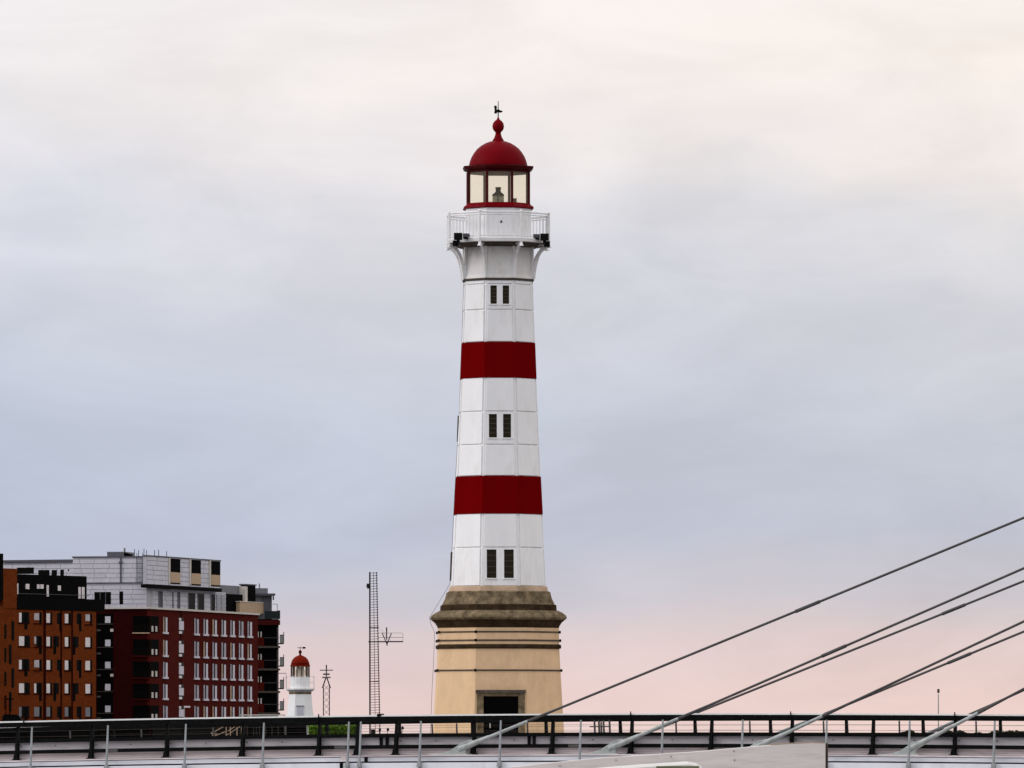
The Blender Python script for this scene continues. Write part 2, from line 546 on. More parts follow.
# gallery
ga = oct_([(49.5, 244.0), (51.6, 243.4), (52.0, 240.2), (51.4, 239.6)]).build('gallery', 'white_iron', lh)
oct_([(33.5, 244.6), (50.2, 244.3), (50.2, 244.0), (33.5, 244.0)]).build('gallery_soffit', 'rust_and_shade', lh)  # shade under the gallery floor is painted in as dark brown
GR = R(50.6)
post = M().tube((0, 0, 0), (0, 0, lz(213.4) - lz(239.8)), .05, .045, 6).tube((0, 0, lz(213.4) - lz(239.8)), (0, 0, lz(212) - lz(239.8)), .075, .02, 6).mesh('rail_post', 'white_iron')
bal = M().tube((0, 0, 0), (0, 0, lz(216.5) - lz(239.8)), .017, .017, 5).mesh('baluster', 'white_iron')
gz = lz(239.8) - LB[2]
for k in range(8):
    a0 = ROT + math.radians(22.5 + 45 * k); a1 = a0 + math.radians(45)
    p0 = Vector((GR * math.sin(a0), -GR * math.cos(a0), gz)); p1 = Vector((GR * math.sin(a1), -GR * math.cos(a1), gz))
    inst('rail_post', post, lh, p0)
    for py, r_ in ((214.3, .036), (216.8, .022), (237.8, .02)):
        q = Vector((0, 0, lz(py) - lz(239.8)))
        inst('hand_rail', M().tube(p0 + q, p1 + q, r_, r_, 6).mesh('hand_rail', 'white_iron'), lh)
    for i in range(1, 9):
        inst('baluster', bal, lh, p0.lerp(p1, i / 9))
    # pendant lamp below each corner
    pr = GR * 1.005
    pl = M().lathe([(.012, gz - .14), (.014, gz - .20), (.05, gz - .24), (.10, gz - .33), (.085, gz - .335)], 10, 0, pr * math.sin(a0), -pr * math.cos(a0))
    inst('pendant_lamp', pl.mesh('pendant_lamp', 'white_iron'), lh)
# floodlights on the gallery edge
for sx, pa, oy in ((-1, 458.5, 1.72), (1, 544.4, 1.35)):
    x = LX + (pa - 498.2) / S; y = LD - oy
    fl = M().box(x - .17, x + .17, y - .2, y + .12, lz(242.0), lz(235.2)).build('floodlight', 'black_iron', lh, bevel=.02)
    M().box(x - .06, x + .06, y - .10, y + .1, lz(244.6), lz(242)).box(x - sx * .20, x - sx * .40, y - .05, y + .15, lz(241.0), lz(239.4)).build('mount', 'black_iron', fl)
    gx = x - sx * .32
    M().box(gx - .13, gx + .13, y - .1, y + .12, lz(239.2), lz(235.6)).build('ballast_box', 'grey_roof', fl, bevel=.015)
    e = x + sx * .1
    M().box(e - .12, e + .12, y + .3, y + .6, lz(247.4), lz(242)).build('cable_box', 'black_iron', fl)
# watch room drum
dr = oct_([(32.9, 240), (32.9, 209.2), (33.3, 208.6)]).build('drum', 'white_paint', lh)
a = ROT + math.radians(0); ap = R(32.9) * CS
M().tube((LX + .07 + ap * math.sin(a), LD - ap * math.cos(a) - .03, lz(223)), (LX + .07 + ap * math.sin(a), LD - ap * math.cos(a) + .02, lz(223)), .045, .045, 10).build('port_hole', 'black_iron', dr)
# lantern
oct_([(33.2, 209), (35.6, 208), (35.2, 206.6), (32.4, 204.6), (31.8, 203.2), (28, 203.2)]).build('sill_ring', 'red_dome', lh)
for k in range(8):
    a0 = ROT + math.radians(22.5 + 45 * k); a1 = a0 + math.radians(45); r = R(30.4)
    p0 = Vector((LX + r * math.sin(a0), LD - r * math.cos(a0), lz(203.4))); p1 = Vector((LX + r * math.sin(a1), LD - r * math.cos(a1), lz(203.4)))
    up = Vector((0, 0, lz(172) - lz(203.4)))
    mm = M().bar(p0, p0 + up, .075, .10, up=(math.sin(a0), -math.cos(a0), 0)).build('mullion', 'dark_red', lh)
    inn = Vector((-math.sin((a0 + a1) / 2), math.cos((a0 + a1) / 2), 0)) * .02
    M().hexa([p0, p1, p1 + inn, p0 + inn, p0 + up, p1 + up, p1 + up + inn, p0 + up + inn]).build('pane', 'lantern_glass', lh)
oct_([(28, 173.6), (31.0, 173.4), (31.4, 171.6), (34.6, 170.2), (35.6, 167.4), (34.0, 167.0)]).build('eave', 'dark_red', lh)
dome = [(29.6, 167.6), (29.2, 165), (28.2, 161), (26.6, 157), (24.2, 153), (21.0, 149), (17.0, 145.8), (12.5, 143.2), (8, 141.6), (4, 140.9)]
M().lathe([(h / S, lz(y)) for h, y in dome], 48, 0, LX, LD).build('dome', 'red_dome', lh, smooth=True)
fin = [(5.8, 141.9), (5.6, 140.2), (3.9, 137.6), (2.9, 134.4), (2.7, 132.6), (3.6, 131.6), (5.2, 129.6), (5.9, 126.6), (5.3, 123.4), (3.6, 121), (1.6, 119.6), (.8, 117.6)]
fi = M().lathe([(h / S, lz(y)) for h, y in fin], 24, 0, LX, LD).build('finial', 'red_dome', lh, smooth=True)
vn = M().tube((LX, LD, lz(119)), (LX, LD, lz(101)), .026, .014, 6)
vx = lambda px: LX + (px - 498.2) / S
pts = [(494.0, 106.0), (495.6, 105.4), (497.0, 106.6), (496.6, 109.6), (498.4, 109.2), (500.4, 110.4), (502.8, 111.0), (502.2, 112.2), (499.8, 112.8), (498.4, 112.2), (497.0, 112.6), (496.6, 113.8), (494.2, 113.4), (494.6, 110)]
vn.extrude([(vx(x), LD - .02, lz(y)) for x, y in pts], (0, .04, 0))
vn.build('weather_vane', 'black_iron', fi)
# lamp inside
lz0 = [(5.8, 203.6), (5.8, 195.6), (4.4, 194.2)]
lamp = M().lathe([(h / S, lz(y)) for h, y in lz0], 20, 0, LX, LD).build('lens', 'lens_glass', lh, smooth=False)
M().lathe([(h / S, lz(y)) for h, y in [(6.0, 196), (5.8, 194.4), (3.2, 192.4), (2.4, 191), (3.0, 187.4), (2.2, 187.2)]], 20, 0, LX, LD).build('lens_cap', 'dark_void', lamp)
M().lathe([(h / S, lz(y)) for h, y in [(1.1, 203.6), (1.1, 196)]], 10, 0, LX, LD).build('lamp_stem', 'rust_and_shade', lamp)
M().box(LX + .57, LX + .74, LD - .3, LD - .1, lz(204), lz(198.8)).build('control_box', 'rust_and_shade', lh)
# door
apd = lambda py: (65.8 + (py - 735) * (-0.0571 if py < 735 else .055)) * 0 + (61 + (py - 649) / 86 * 4.8)


def base_pt(x, py, h):
    return (x, -(R(apd(py)) * CS + h), lz(py) - LB[2])


def base_slab(m, xa, xb, y0, y1, h0, h1):
    m.hexa([base_pt(xa, y0, h1), base_pt(xb, y0, h1), base_pt(xb, y0, h0), base_pt(xa, y0, h0),
            base_pt(xa, y1, h1), base_pt(xb, y1, h1), base_pt(xb, y1, h0), base_pt(xa, y1, h0)])


dm = M(); base_slab(dm, -.70, .68, 745, 696.5, -.15, .02)
door = inst('door', dm.mesh('door', 'dark_void'), lh, rz=ROT)
df = M()
base_slab(df, -.96, -.70, 745, 696.0, -.1, .09); base_slab(df, .68, .94, 745, 696.0, -.1, .09); base_slab(df, -.96, .94, 696.0, 693.2, -.1, .09)
inst('door_frame', df.mesh('door_frame', 'stained_stone'), door)
dh = M(); base_slab(dh, -1.0, .98, 693.2, 690.2, -.1, .16)
inst('lintel', dh.mesh('lintel', 'rust_and_shade'), door)
hd = M(); base_slab(hd, -.46, -.42, 728, 723.5, .02, .06)
inst('door_handle', hd.mesh('door_handle', 'pale_trim'), door)
# conductor down the left side
cd = M()
pth = [(463.7, 281), (461.6, 345), (459.2, 412), (457.6, 440), (454.2, 500), (451.4, 560), (450.0, 583), (446, 590), (437, 605), (429.3, 617.5), (431, 624), (434.5, 632), (433.6, 660), (432.0, 690), (430.4, 735), (430, 760)]
for (x0, y0), (x1, y1) in zip(pth, pth[1:]):
    cd.tube((LX + (x0 - 498.2) / S, LD, lz(y0)), (LX + (x1 - 498.2) / S, LD, lz(y1)), .008, .008, 5)
cd.build('lightning_cable', 'rust_and_shade', lh)
wb_ = M()
for y0, y1, x0, x1 in ((414, 440, 458.8, 457.9), (551, 580, 451.8, 450.8)):
    wb_.bar((LX + (x0 - 498.2) / S, LD + .45, lz(y0)), (LX + (x1 - 498.2) / S, LD + .45, lz(y1)), .05, .1)
wb_.build('side_shutter', 'rust_and_shade', lh)

# ------------------------------------------------------------------ the cable-stayed bridge
TH = math.radians(21)
CU, SU = math.cos(TH), math.sin(TH)
BD = 195.0
DECKW = 12.0


def ztop(t):
    return 4.672 - .00049 * (t - 5) ** 2


RH = 1.114                                     # rail above deck


def B(t, n, dz=0.0):                            # bridge frame: t along, n across (away), dz from the deck
    return Vector((t * CU + n * SU, BD - t * SU + n * CU, ztop(t) - RH + dz))


def tpx(px, n=0.0):
    X = px - 512
    return (X * (BD + n * CU) - F * n * SU) / (F * CU + X * SU)


bridge = thing('bridge', 'low cable-stayed road bridge with dark railings across the foreground', 'bridge', B(0, 5.5, -1.2))


def strip(m, t0, t1, n0, n1, z0, z1, step=2.34):
    k = max(1, int(round((t1 - t0) / step)))
    for i in range(k):
        a = t0 + (t1 - t0) * i / k; b = t0 + (t1 - t0) * (i + 1) / k
        m.hexa([B(a, n0, z0), B(b, n0, z0), B(b, n1, z0), B(a, n1, z0), B(a, n0, z1), B(b, n0, z1), B(b, n1, z1), B(a, n1, z1)])
    return m


T0, T1 = -40.0, 62.0
strip(M(), T0, T1, .3, DECKW - .3, -.55, -.02, 4).build('deck', 'asphalt', bridge)
strip(M(), T0, T1, -.85, .3, -.75, -.215, 4).build('girder', 'fascia_white', bridge)
strip(M(), T0, T1, DECKW - .3, DECKW + .85, -.75, -.215, 4).build('girder', 'fascia_white', bridge)
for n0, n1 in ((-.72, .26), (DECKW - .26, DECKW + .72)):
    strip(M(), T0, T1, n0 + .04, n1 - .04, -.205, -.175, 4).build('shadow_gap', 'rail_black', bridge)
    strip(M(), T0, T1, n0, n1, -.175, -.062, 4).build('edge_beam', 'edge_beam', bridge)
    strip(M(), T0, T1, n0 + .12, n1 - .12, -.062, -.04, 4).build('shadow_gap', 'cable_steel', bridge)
    strip(M(), T0, T1, n0 + .10, n1 - .10, -.04, -.004, 4).build('kerb_plate', 'kick_panel', bridge)

JT0, JT1 = tpx(357), tpx(384)
VIS0, VIS1 = -18.0, 18.0
PITCH = 2.34


def railing(n, sgn, label_dark):
    """dark railing at offset n; sgn=-1 near side (leans to the road), +1 far side"""
    # tapered flat post
    pm = M()
    lean = .10 * -sgn
    a = Vector((SU, CU, 0)); u = Vector((CU, -SU, 0)); z = Vector((0, 0, 1))

    def q(du, dn, dz): return u * du + a * dn + z * dz
    pm.hexa([q(-.045, -.085, .0), q(.045, -.085, .0), q(.045, .085, .0), q(-.045, .085, .0),
             q(-.035, -.05 + lean, RH - .15), q(.035, -.05 + lean, RH - .15), q(.035, .05 + lean, RH - .15), q(-.035, .05 + lean, RH - .15)])
    post_me = pm.mesh('post', 'rail_black')
    fm = M().hexa([q(-.12, -.13, 0), q(.10, -.13, 0), q(.10, .13, 0), q(-.12, .13, 0), q(-.10, -.12, .03), q(.08, -.12, .03), q(.08, .12, .03), q(-.10, .12, .03)])
    fm.hexa([q(-.11, -.02, .03), q(-.045, -.02, .03), q(-.045, .02, .03), q(-.11, .02, .03), q(-.08, -.02, .17), q(-.04, -.02, .17), q(-.04, .02, .17), q(-.08, .02, .17)])
    foot_me = fm.mesh('foot', 'rail_black')
    ts = [1.19 + PITCH * k for k in range(-8, 8)]
    if sgn < 0:
        ts.append(tpx(357))
    for t in sorted(ts):
        p = B(t, n) - bridge['o']
        po = inst('post', post_me, bridge, p)
        inst('foot', foot_me, po)
    # rails
    nn = n + lean
    for t0, t1 in ((T0, JT1 - .14), (JT1 - .10, T1)):
        strip(M(), t0, t1, nn - .12, nn + .12, RH - .165, RH - .03).build('top_rail', 'rail_black', bridge)
        cap = strip(M(), t0, t1 - .05, nn - .10, nn + .10, RH - .03, RH + .012).build('handrail_cap', 'handrail_cap', bridge)
    strip(M(), T0, T1, n + .0, n + .07, .498, .60).build('mid_rail', 'rail_black', bridge)
    strip(M(), T0, T1, n - .03, n + .05, .178, .285).build('lower_rail', 'rail_black', bridge)
    # thin wires
    for dz in (.82, .665):
        w = M()
        k = int((VIS1 - VIS0) / PITCH)
        for i in range(k):
            t0 = VIS0 + i * PITCH
            w.tube(B(t0, n + .05 * -sgn, dz), B(t0 + PITCH, n + .05 * -sgn, dz), .005, .005, 4)
        w.build('infill_wire', 'rust_and_shade', bridge)
    # galvanised outer posts
    ts = [tpx(p, n - .85) for p in ((31, 107, 185, 263, 348, 360, 420, 500, 580, 662, 742, 826, 909, 994, 1078) if sgn < 0 else ())]
    if sgn > 0:
        ts = [tpx(p, n) for p in (447, 518, 592, 667, 741, 815, 891, 968, 1045)] + [2.05 + 2.38 * k for k in range(-9, -3)]
    gm = M(); o = -sgn
    # o = +1 on the near side: the posts stand outside the girder, which is at -n there
    gm.tube(q(0, -o * .96, -.95), q(0, -o * .78, RH - .17), .044 if sgn < 0 else .04, .026, 6)
    gm.hexa([q(-.06, -o * .93 - .04, -.34), q(.06, -o * .93 - .04, -.34), q(.06, -o * .93 + .07, -.34), q(-.06, -o * .93 + .07, -.34),
             q(-.045, -o * .91 - .04, -.19), q(.045, -o * .91 - .04, -.19), q(.045, -o * .91 + .07, -.19), q(-.045, -o * .91 + .07, -.19)])
    gme = gm.mesh('outer_post', 'galvanised' if sgn < 0 else 'cable_steel')  # far posts painted darker to stand as silhouettes against the light
    for t in ts:
        inst('outer_post', gme, bridge, B(t, n) - bridge['o'])


railing(0.0, -1, '')
railing(DECKW, 1, '')
# little studs standing on the near top rail
for px in (24, 319, 631, 791, 955):
    t = tpx(px); M().tube(B(t, -.03, RH - .12), B(t, -.03, RH + .065), .022, .015, 6).build('rail_stud', 'rail_black', bridge)
t = tpx(379.5); strip(M(), t - .07, t + .05, -.02, .22, RH - .02, RH + .05).build('rail_joint', 'rail_black', bridge)
# guard panels between deck and mid rail, one sheet per bay
for k in range(-8, 8):
    a = 1.19 + PITCH * k; b = a + PITCH
    jt = random.uniform(-.004, .004)
    strip(M(), a + .012, b - .012, .12 + jt, .15 + jt, .275, .512).build('guard_panel', 'guard_panel', bridge)
    lw = M()
    for z0, z1, nn in ((.005, .06, .11), (.065, .12, .115), (.125, .188, .12)):
        strip(lw, a + .012, b - .012, nn + jt, nn + .03 + jt, z0, z1)
    lw.build('kick_panel', 'kick_panel', bridge)
strip(M(), -19, 20, .20, .24, .0, .50).build('backing_sheet', 'guard_panel', bridge)
bolt = M().tube((0, 0, 0), (-SU * .02, -CU * .02, 0), .018, .018, 6).mesh('bolt', 'rust_and_shade')
for k in range(-8, 8):
    for e in (.10, PITCH / 2, PITCH - .10):
        inst('bolt', bolt, bridge, B(1.19 + PITCH * k + e, .118, .40) - bridge['o'])
for k in (-6, -3, 0, 3, 6):
    t = 1.19 + PITCH * k + .5
    strip(M(), t, t + .34, -.045, -.03, .19, .27).build('splice_plate', 'cable_steel', bridge)
# dark brackets seen behind the panels
for px in (380, 386, 528, 533):
    t = tpx(px); strip(M(), t - .04, t + .04, .06, .115, .285, .50).build('bracket', 'rail_black', bridge)
for px, z0, z1, n in ((353, -.45, -.215, -.87), (376, -.195, -.05, -.76)):
    t = tpx(px); strip(M(), t - .045, t + .045, n, n + .05, z0, z1).build('drain_outlet', 'rail_black', bridge)
t0, t1 = tpx(349), tpx(358); strip(M(), t0 + .06, t1 - .06, -.735, -.70, -.17, -.01).build('expansion_joint', 'kick_panel', bridge)
# ladder frame on the far side
for px in (598, 602.4, 607, 613):
    t = tpx(px, DECKW); M().tube(B(t, DECKW - .2, .1), B(t - .04, DECKW - .2, RH - .1), .036, .03, 6).build('ladder_rail', 'cable_steel', bridge)
t0, t1 = tpx(592, DECKW), tpx(613, DECKW)
for dz in (.62, .80):
    M().tube(B(t0, DECKW - .2, dz), B(t1, DECKW - .2, dz), .016, .016, 5).build('ladder_rung', 'cable_steel', bridge)

# pylon outside the picture on the right, and the stay cables
TP = 52.8
py_ = thing('pylon', 'tall steel bridge pylon that carries the stay cables', 'pylon', B(TP, 0, -4))
for n, zt in ((-.35, 24.6), (DECKW + .35, 24.6)):
    b = B(TP, n)
    M().tube((b.x, b.y, 0.0), (b.x, b.y, zt + .6), .55, .4, 16).build('mast', 'edge_beam', py_, smooth=True)
b0, b1 = B(TP, -.35), B(TP, DECKW + .35)
M().tube((b0.x, b0.y, 20), (b1.x, b1.y, 20), .3, .3, 12).build('cross_beam', 'edge_beam', py_)


def stay(px, n, tops, label, far, sleeve_px):
    t = tpx(px, n); base = B(t, n, .02)
    bt = B(TP, n); top = Vector((bt.x, bt.y, tops))
    st = thing('stay_cable', label, 'cable', base, 'bridge stay cables')
    low = base + Vector((0, 0, .09))
    d = (top - low).normalized()
    r = .034
    # gently sagging strand
    m = M(); prev = None
    NS = 24; Ltot = (top - low).length
    for i in range(NS + 1):
        s_ = i / NS
        p = low.lerp(top, s_) - Vector((0, 0, .04 * 4 * s_ * (1 - s_)))
        if prev is not None:
            m.tube(prev, p, r, r, 8)
        prev = p
    m.build('strand', 'cable_steel', st)

    def at(s_):
        return low.lerp(top, s_) - Vector((0, 0, .04 * 4 * s_ * (1 - s_)))
    # anti-vandal tube, socket
    M().tube(at(.012), at(2.35 / Ltot), .052, .046, 10).build('guard_tube', 'galvanised' if far else 'sleeve_grey', st)
    M().tube(at(2.3 / Ltot), at(3.2 / Ltot), .047, .036, 10).build('tube_end', 'cable_steel', st)
    if sleeve_px:
        s0 = sleeve_px / Ltot
        M().tube(at(s0), at(s0 + .75 / Ltot), .05, .05, 10).build('damper_sleeve', 'cable_steel', st)
    # gusset plate and base plate
    u = Vector((CU, -SU, 0)); a = Vector((SU, CU, 0))
    hz = Vector((d.x, d.y, 0)).normalized()
    prof = [(-.62, -.05), (.30, -.05), (.30, .12), (.58, .30), (.46, .40), (.20, .32), (-.15, .10)]
    m = M()
    m.extrude([base + hz * x + Vector((0, 0, z)) - a * .05 for x, z in prof], a * .10)
    m.build('gusset', 'sleeve_grey', st, bevel=.012)
    m = M().tube(at(.002) , at(1.05 / Ltot), .10, .06, 12)
    m.build('socket', 'sleeve_grey', st, smooth=False)
    q = base
    M().hexa([q - u * .75 - a * .22 + Vector((0, 0, -.06)), q + u * .42 - a * .22 + Vector((0, 0, -.06)), q + u * .42 + a * .22 + Vector((0, 0, -.06)), q - u * .75 + a * .22 + Vector((0, 0, -.06)),
              q - u * .72 - a * .2, q + u * .40 - a * .2, q + u * .40 + a * .2, q - u * .72 + a * .2]).build('base_plate', 'sleeve_grey', st)


dn = B(TP, -.35).y; dfar = B(TP, DECKW + .35).y
for px, ty, lab, sl in ((456, -80, 'longest grey stay cable crossing in front of the lighthouse door', 10.7),
                        (606, -66, 'upper of the stay cable pair anchored right of the lighthouse', 6.8),
                        (750, -64, 'upper stay cable of the pair rising from behind the concrete wall', 0),
                        (906, -80, 'short stay cable with pale anchor plate nearest the right edge', 0)):
    stay(px, -.35, zat(ty, dn), lab, False, sl)
for px, ty, lab, sl in ((604, -24, 'lower of the stay cable pair rising right of the lighthouse', 11.2),
                        (739, 9, 'lower stay cable of the pair above the concrete wall', 6.9),
                        (893, 7, 'thin far stay cable behind the railing nearest the right edge', 0)):
    stay(px, DECKW + .35, zat(ty, dfar), lab, True, sl)

# ------------------------------------------------------------------ foreground wall and van
WD = 150.0
wall_pts = [(470, 772), (540, 763.5), (600, 757.6), (690, 751.8), (770, 744.8), (812, 742.6), (825.5, 743.2)]
cw = thing('concrete_wall', 'pale concrete ramp wall with sloping top in front of the bridge', 'wall', (P(650, HOR, WD).x, WD, 1.6))
poly = [P(x, y, WD) for x, y in wall_pts]
poly = poly + [Vector((poly[-1].x, WD, 1.55)), Vector((poly[0].x, WD, 1.55))]
M().extrude(poly, (.03, .45, 0)).build('wall_body', 'concrete', cw, bevel=.015)
cp = M()
q = [P(x, y, WD) for x, y in wall_pts[4:]]
for p0, p1 in zip(q, q[1:]):
    cp.bar(p0 + Vector((0, .22, .010)), p1 + Vector((0, .22, .010)), .44, .016)
cp.build('coping', 'pale_stone', cw)
for x, y in ((616, 760), (671, 756.5), (734, 751), (734.5, 760), (560, 766)):
    p = P(x, y, WD); M().tube(p + Vector((0, -.02, 0)), p + Vector((0, .03, 0)), .013, .013, 8).build('tie_hole', 'rust_and_shade', cw)
p = P(826.0, 744, WD)
M().box(p.x + .012, p.x + .045, WD + .02, WD + .35, 1.6, p.z + .02).build('end_shade', 'rust_and_shade', cw)  # dark strip added as painted shade on the end face

VD = 138.0
vs = F / VD
vx0, vx1 = P(490, 0, VD).x, P(705, 0, VD).x
vz = zat(761.6, VD)
van = thing('parked_van', 'white van in front of the concrete wall, only its roof showing', 'van', ((vx0 + vx1) / 2, VD, 1.6))
L_ = vx1 - vx0
prof = [(vx0, 1.95), (vx0 + .05, 2.7), (vx0 + .55, 3.15), (P(590, 0, VD).x, vz - .14), (P(640, 0, VD).x, vz - .06), (vx1 - .34, vz), (vx1 - .18, vz - .03), (vx1 - .06, vz - .12), (vx1, 2.9), (vx1 + .02, 1.9)]
M().extrude([(x, VD - .95, z) for x, z in prof], (0, 1.9, 0)).build('body', 'van_white', van, bevel=.05)
M().box(vx1 - .98, vx1 - .14, VD - .965, VD - .93, 2.75, vz - .085).build('side_window', 'olive_glass', van)
M().box(vx0 + 1.2, vx1 - 1.1, VD - .965, VD - .93, 2.75, vz - .26).build('side_window', 'dark_glass', van)
for wx in (vx0 + .9, vx1 - .85):
    for wy in (VD - .98, VD + .78):
        w_ = M().tube((wx, wy, 1.93), (wx, wy + .2, 1.93), .33, .33, 20).build('wheel', 'tyre', van)
        M().tube((wx, wy - .01, 1.93), (wx, wy + .21, 1.93), .2, .2, 14).build('rim', 'galvanised', w_)
for wy in (VD - .8, VD + .7):
    M().box(vx0 - .02, vx0 + .06, wy, wy + .2, 2.3, 2.5).build('headlight', 'blue_glass', van)
    M().box(vx1 - .02, vx1 + .03, wy, wy + .12, 2.3, 2.7).build('tail_light', 'red_paint', van)


# ------------------------------------------------------------------ far buildings
class Wall:
    def __init__(s, pxa, da, pxb, db):
        s.a = Vector(((pxa - 512) * da / F, da)); s.b = Vector(((pxb - 512) * db / F, db))
        t = (s.b - s.a).normalized(); s.t = t
        s.n = Vector((t.y, -t.x))                    # towards the camera for left-to-right walls

    def pt(s, px):
        k = (px - 512) / F                           # ray x = k*y
        d = s.b - s.a
        u = (k * s.a.y - s.a.x) / (d.x - k * d.y)
        return s.a + d * u

    def slab(s, m, px0, px1, z0, z1, o0, o1, z0b=None, z1b=None):
        """box on the wall between two image columns; z..b are the heights at the right end"""
        z0b = z0 if z0b is None else z0b; z1b = z1 if z1b is None else z1b
        p0, p1 = s.pt(px0), s.pt(px1)

        def v(p, o, z): return (p.x + s.n.x * o, p.y + s.n.y * o, z)
        return m.hexa([v(p0, o1, z0), v(p1, o1, z0b), v(p1, o0, z0b), v(p0, o0, z0), v(p0, o1, z1), v(p1, o1, z1b), v(p1, o0, z1b), v(p0, o0, z1)])

    def z(s, py, px):
        return zat(py, s.pt(px).y)


G0 = 2.3
# --- orange brick building at the left edge
OW = Wall(-40, 781, 96, 801.5)
ob = thing('orange_apartment_building', 'orange brick apartment block with black rooftop storey at the left edge', 'building', (OW.pt(40).x, OW.pt(40).y, G0))
zt = OW.z(607.5, 50)
OW.slab(M(), -40, 96, G0, zt, -14, 0).build('wall', 'orange_brick', ob)
OW.slab(M(), 2.6, 16.8, zt - .2, OW.z(568.5, 10), -5, .06).build('stair_tower', 'orange_brick', ob)
OW.slab(M(), -12, 2.3, OW.z(600, 0), OW.z(553.5, 0), -4, .14).build('chimney', 'black_cladding', ob)
zr = OW.z(607.8, 50); zp0, zp1 = OW.z(573.5, 20), OW.z(577.2, 88)
bp = M(); OW.slab(bp, 16.8, 89.5, zr, OW.z(575, 50), -9, -.4); bp.build('rooftop_storey', 'black_cladding', ob)
OW.slab(M(), 16.5, 104, zr - .25, OW.z(598.5, 50), -1.5, .12).build('roof_parapet', 'black_cladding', ob)
for x0, x1, y0, y1 in ((17.6, 20.8, 583.3, 594), (28.2, 31.8, 583.8, 589), (39.6, 42.0, 584.3, 588.6), (42.9, 46.0, 584.3, 588.6), (49.2, 51.2, 585, 596.4), (60.4, 63.3, 585.4, 590.6), (81, 83.2, 587, 598.6), (84.3, 87, 587, 598.6)):
    w = OW.slab(M(), x0, x1, OW.z(y1, x0), OW.z(y0, x0), -.42, -.34).build('window', 'blind', ob)
    OW.slab(M(), x0 - .25, x1 + .25, OW.z(y1 + .4, x0), OW.z(y1, x0), -.42, -.30).build('sill', 'black_cladding', w)
gr = M(); OW.slab(gr, 18, 89, OW.z(594.6, 50), OW.z(594.1, 50), .06, .1); gr.build('guard_rail', 'cable_steel', ob)

RP = 23.55
rowz = [(OW.z(612.3 + RP * k, 20), OW.z(622.6 + RP * k, 20)) for k in range(5)]
odd = [((18.6, 21.6), (21.6, 29.2), (24.4, 27.2, 6.5)), ((33.8, 39.2), (39.2, 41.6), None), ((46, 50), (50, 52), None),
       ((56.9, 56.95), (57, 61.4), (59.4, 61.4, 7.5)), ((64.4, 68.2), (68.2, 71), None), ((76.6, 76.65), (76.7, 81.2), (79, 81.2, 7.4)), ((85, 90), (90, 92), None)]
even = [((18.6, 24), (24, 29.8), None), ((33.8, 36.2), (36.2, 41.6), (39, 41.6, 7.4)), ((46, 49.8), (49.8, 52), None),
        ((53.2, 53.25), (53.3, 58.8), (53.3, 56, 7.2)), ((64.4, 68), (68, 70), None), ((71.6, 71.65), (71.7, 78.4), (71.8, 75.2, 7.4)), ((85, 90), (90, 92), None)]
for k, (z1, z0) in enumerate(rowz):
    for (b0, b1), (d0, d1), slot in (odd if k % 2 == 0 else even):
        w = OW.slab(M(), d0, d1, z0 - .03, z1 + .04, -.06, .022).build('window', 'dark_glass', ob)
        if b1 - b0 > .5:
            wr = random.random()
            OW.slab(M(), b0 + .3, b1 - .3 * wr, z0 + (.35 * wr if wr > .7 else .05), z1 - .05, -.04, .034).build('blind', ('blind' if wr < .72 else 'blind_dim') if k < 4 else 'grey_cladding', w)
            OW.slab(M(), b0 - .5, d1 + .3, z0 - .12, z0 - .03, -.02, .09).build('sill', 'dark_brick', w)
            OW.slab(M(), d0 + (d1 - d0) * .5 - .18, d0 + (d1 - d0) * .5 + .18, z0, z1, -.02, .05).build('mullion', 'black_cladding', w)
        if slot:
            OW.slab(M(), slot[0], slot[1], z0 - slot[2] * .113, z1, -.02, .04).build('louvre_strip', 'black_cladding', w)
    for i, (xx, a_, b_) in enumerate(((5.2, 12.5, 26.5), (12.6 if k % 2 == 0 else 10, 9, 28))):
        zs = OW.z(612.3 + RP * k, 20)
        OW.slab(M(), xx - .75 - .3 * i, xx + .75 + .3 * i, zs - b_ * .113, zs - a_ * .113, -.03, .08 if xx > 2 else .03).build('slit_window', 'dark_glass', ob)
OW.slab(M(), -40, 96.2, G0, OW.z(727, 50), -.1, .25).build('plinth', 'black_cladding', ob)
for x0, x1 in ((43.4, 45.3), (60.6, 61.5), (71.4, 72.4)):
    OW.slab(M(), x0, x1, G0, zt - .05, .0, .09).build('downpipe', 'dark_brick', ob)

# --- dark red brick building with pale rooftop storeys
RL = Wall(90, 814, 152, 812)
RR = Wall(150, 812, 258, 853)
rb = thing('red_apartment_building', 'dark red brick apartment block with pale metal-clad rooftop storeys', 'building', (RR.pt(180).x, RR.pt(180).y, G0))
zb = RR.z(609.5, 160)
zbR = zb
RL.slab(M(), 90, 149.8, G0, zb, -12, 0).build('wall', 'dark_brick', rb)
RR.slab(M(), 150.1, 258, G0, zb, -.35, 0).build('wall', 'red_brick', rb)
RR.slab(M(), 149.9, 258.6, zb, zb + .22, -.35, .2).build('cornice', 'pale_trim', rb)
RL.slab(M(), 104, 149.6, zb + .02, zb + .20, -6, .2).build('cornice', 'pale_trim', rb)
RL.slab(M(), 97, 149.8, G0, RL.z(727, 130), -.1, .3).build('plinth', 'black_cladding', rb)
RR.slab(M(), 150.4, 258, G0, RR.z(727, 165), -.1, .3).build('plinth', 'black_cladding', rb)
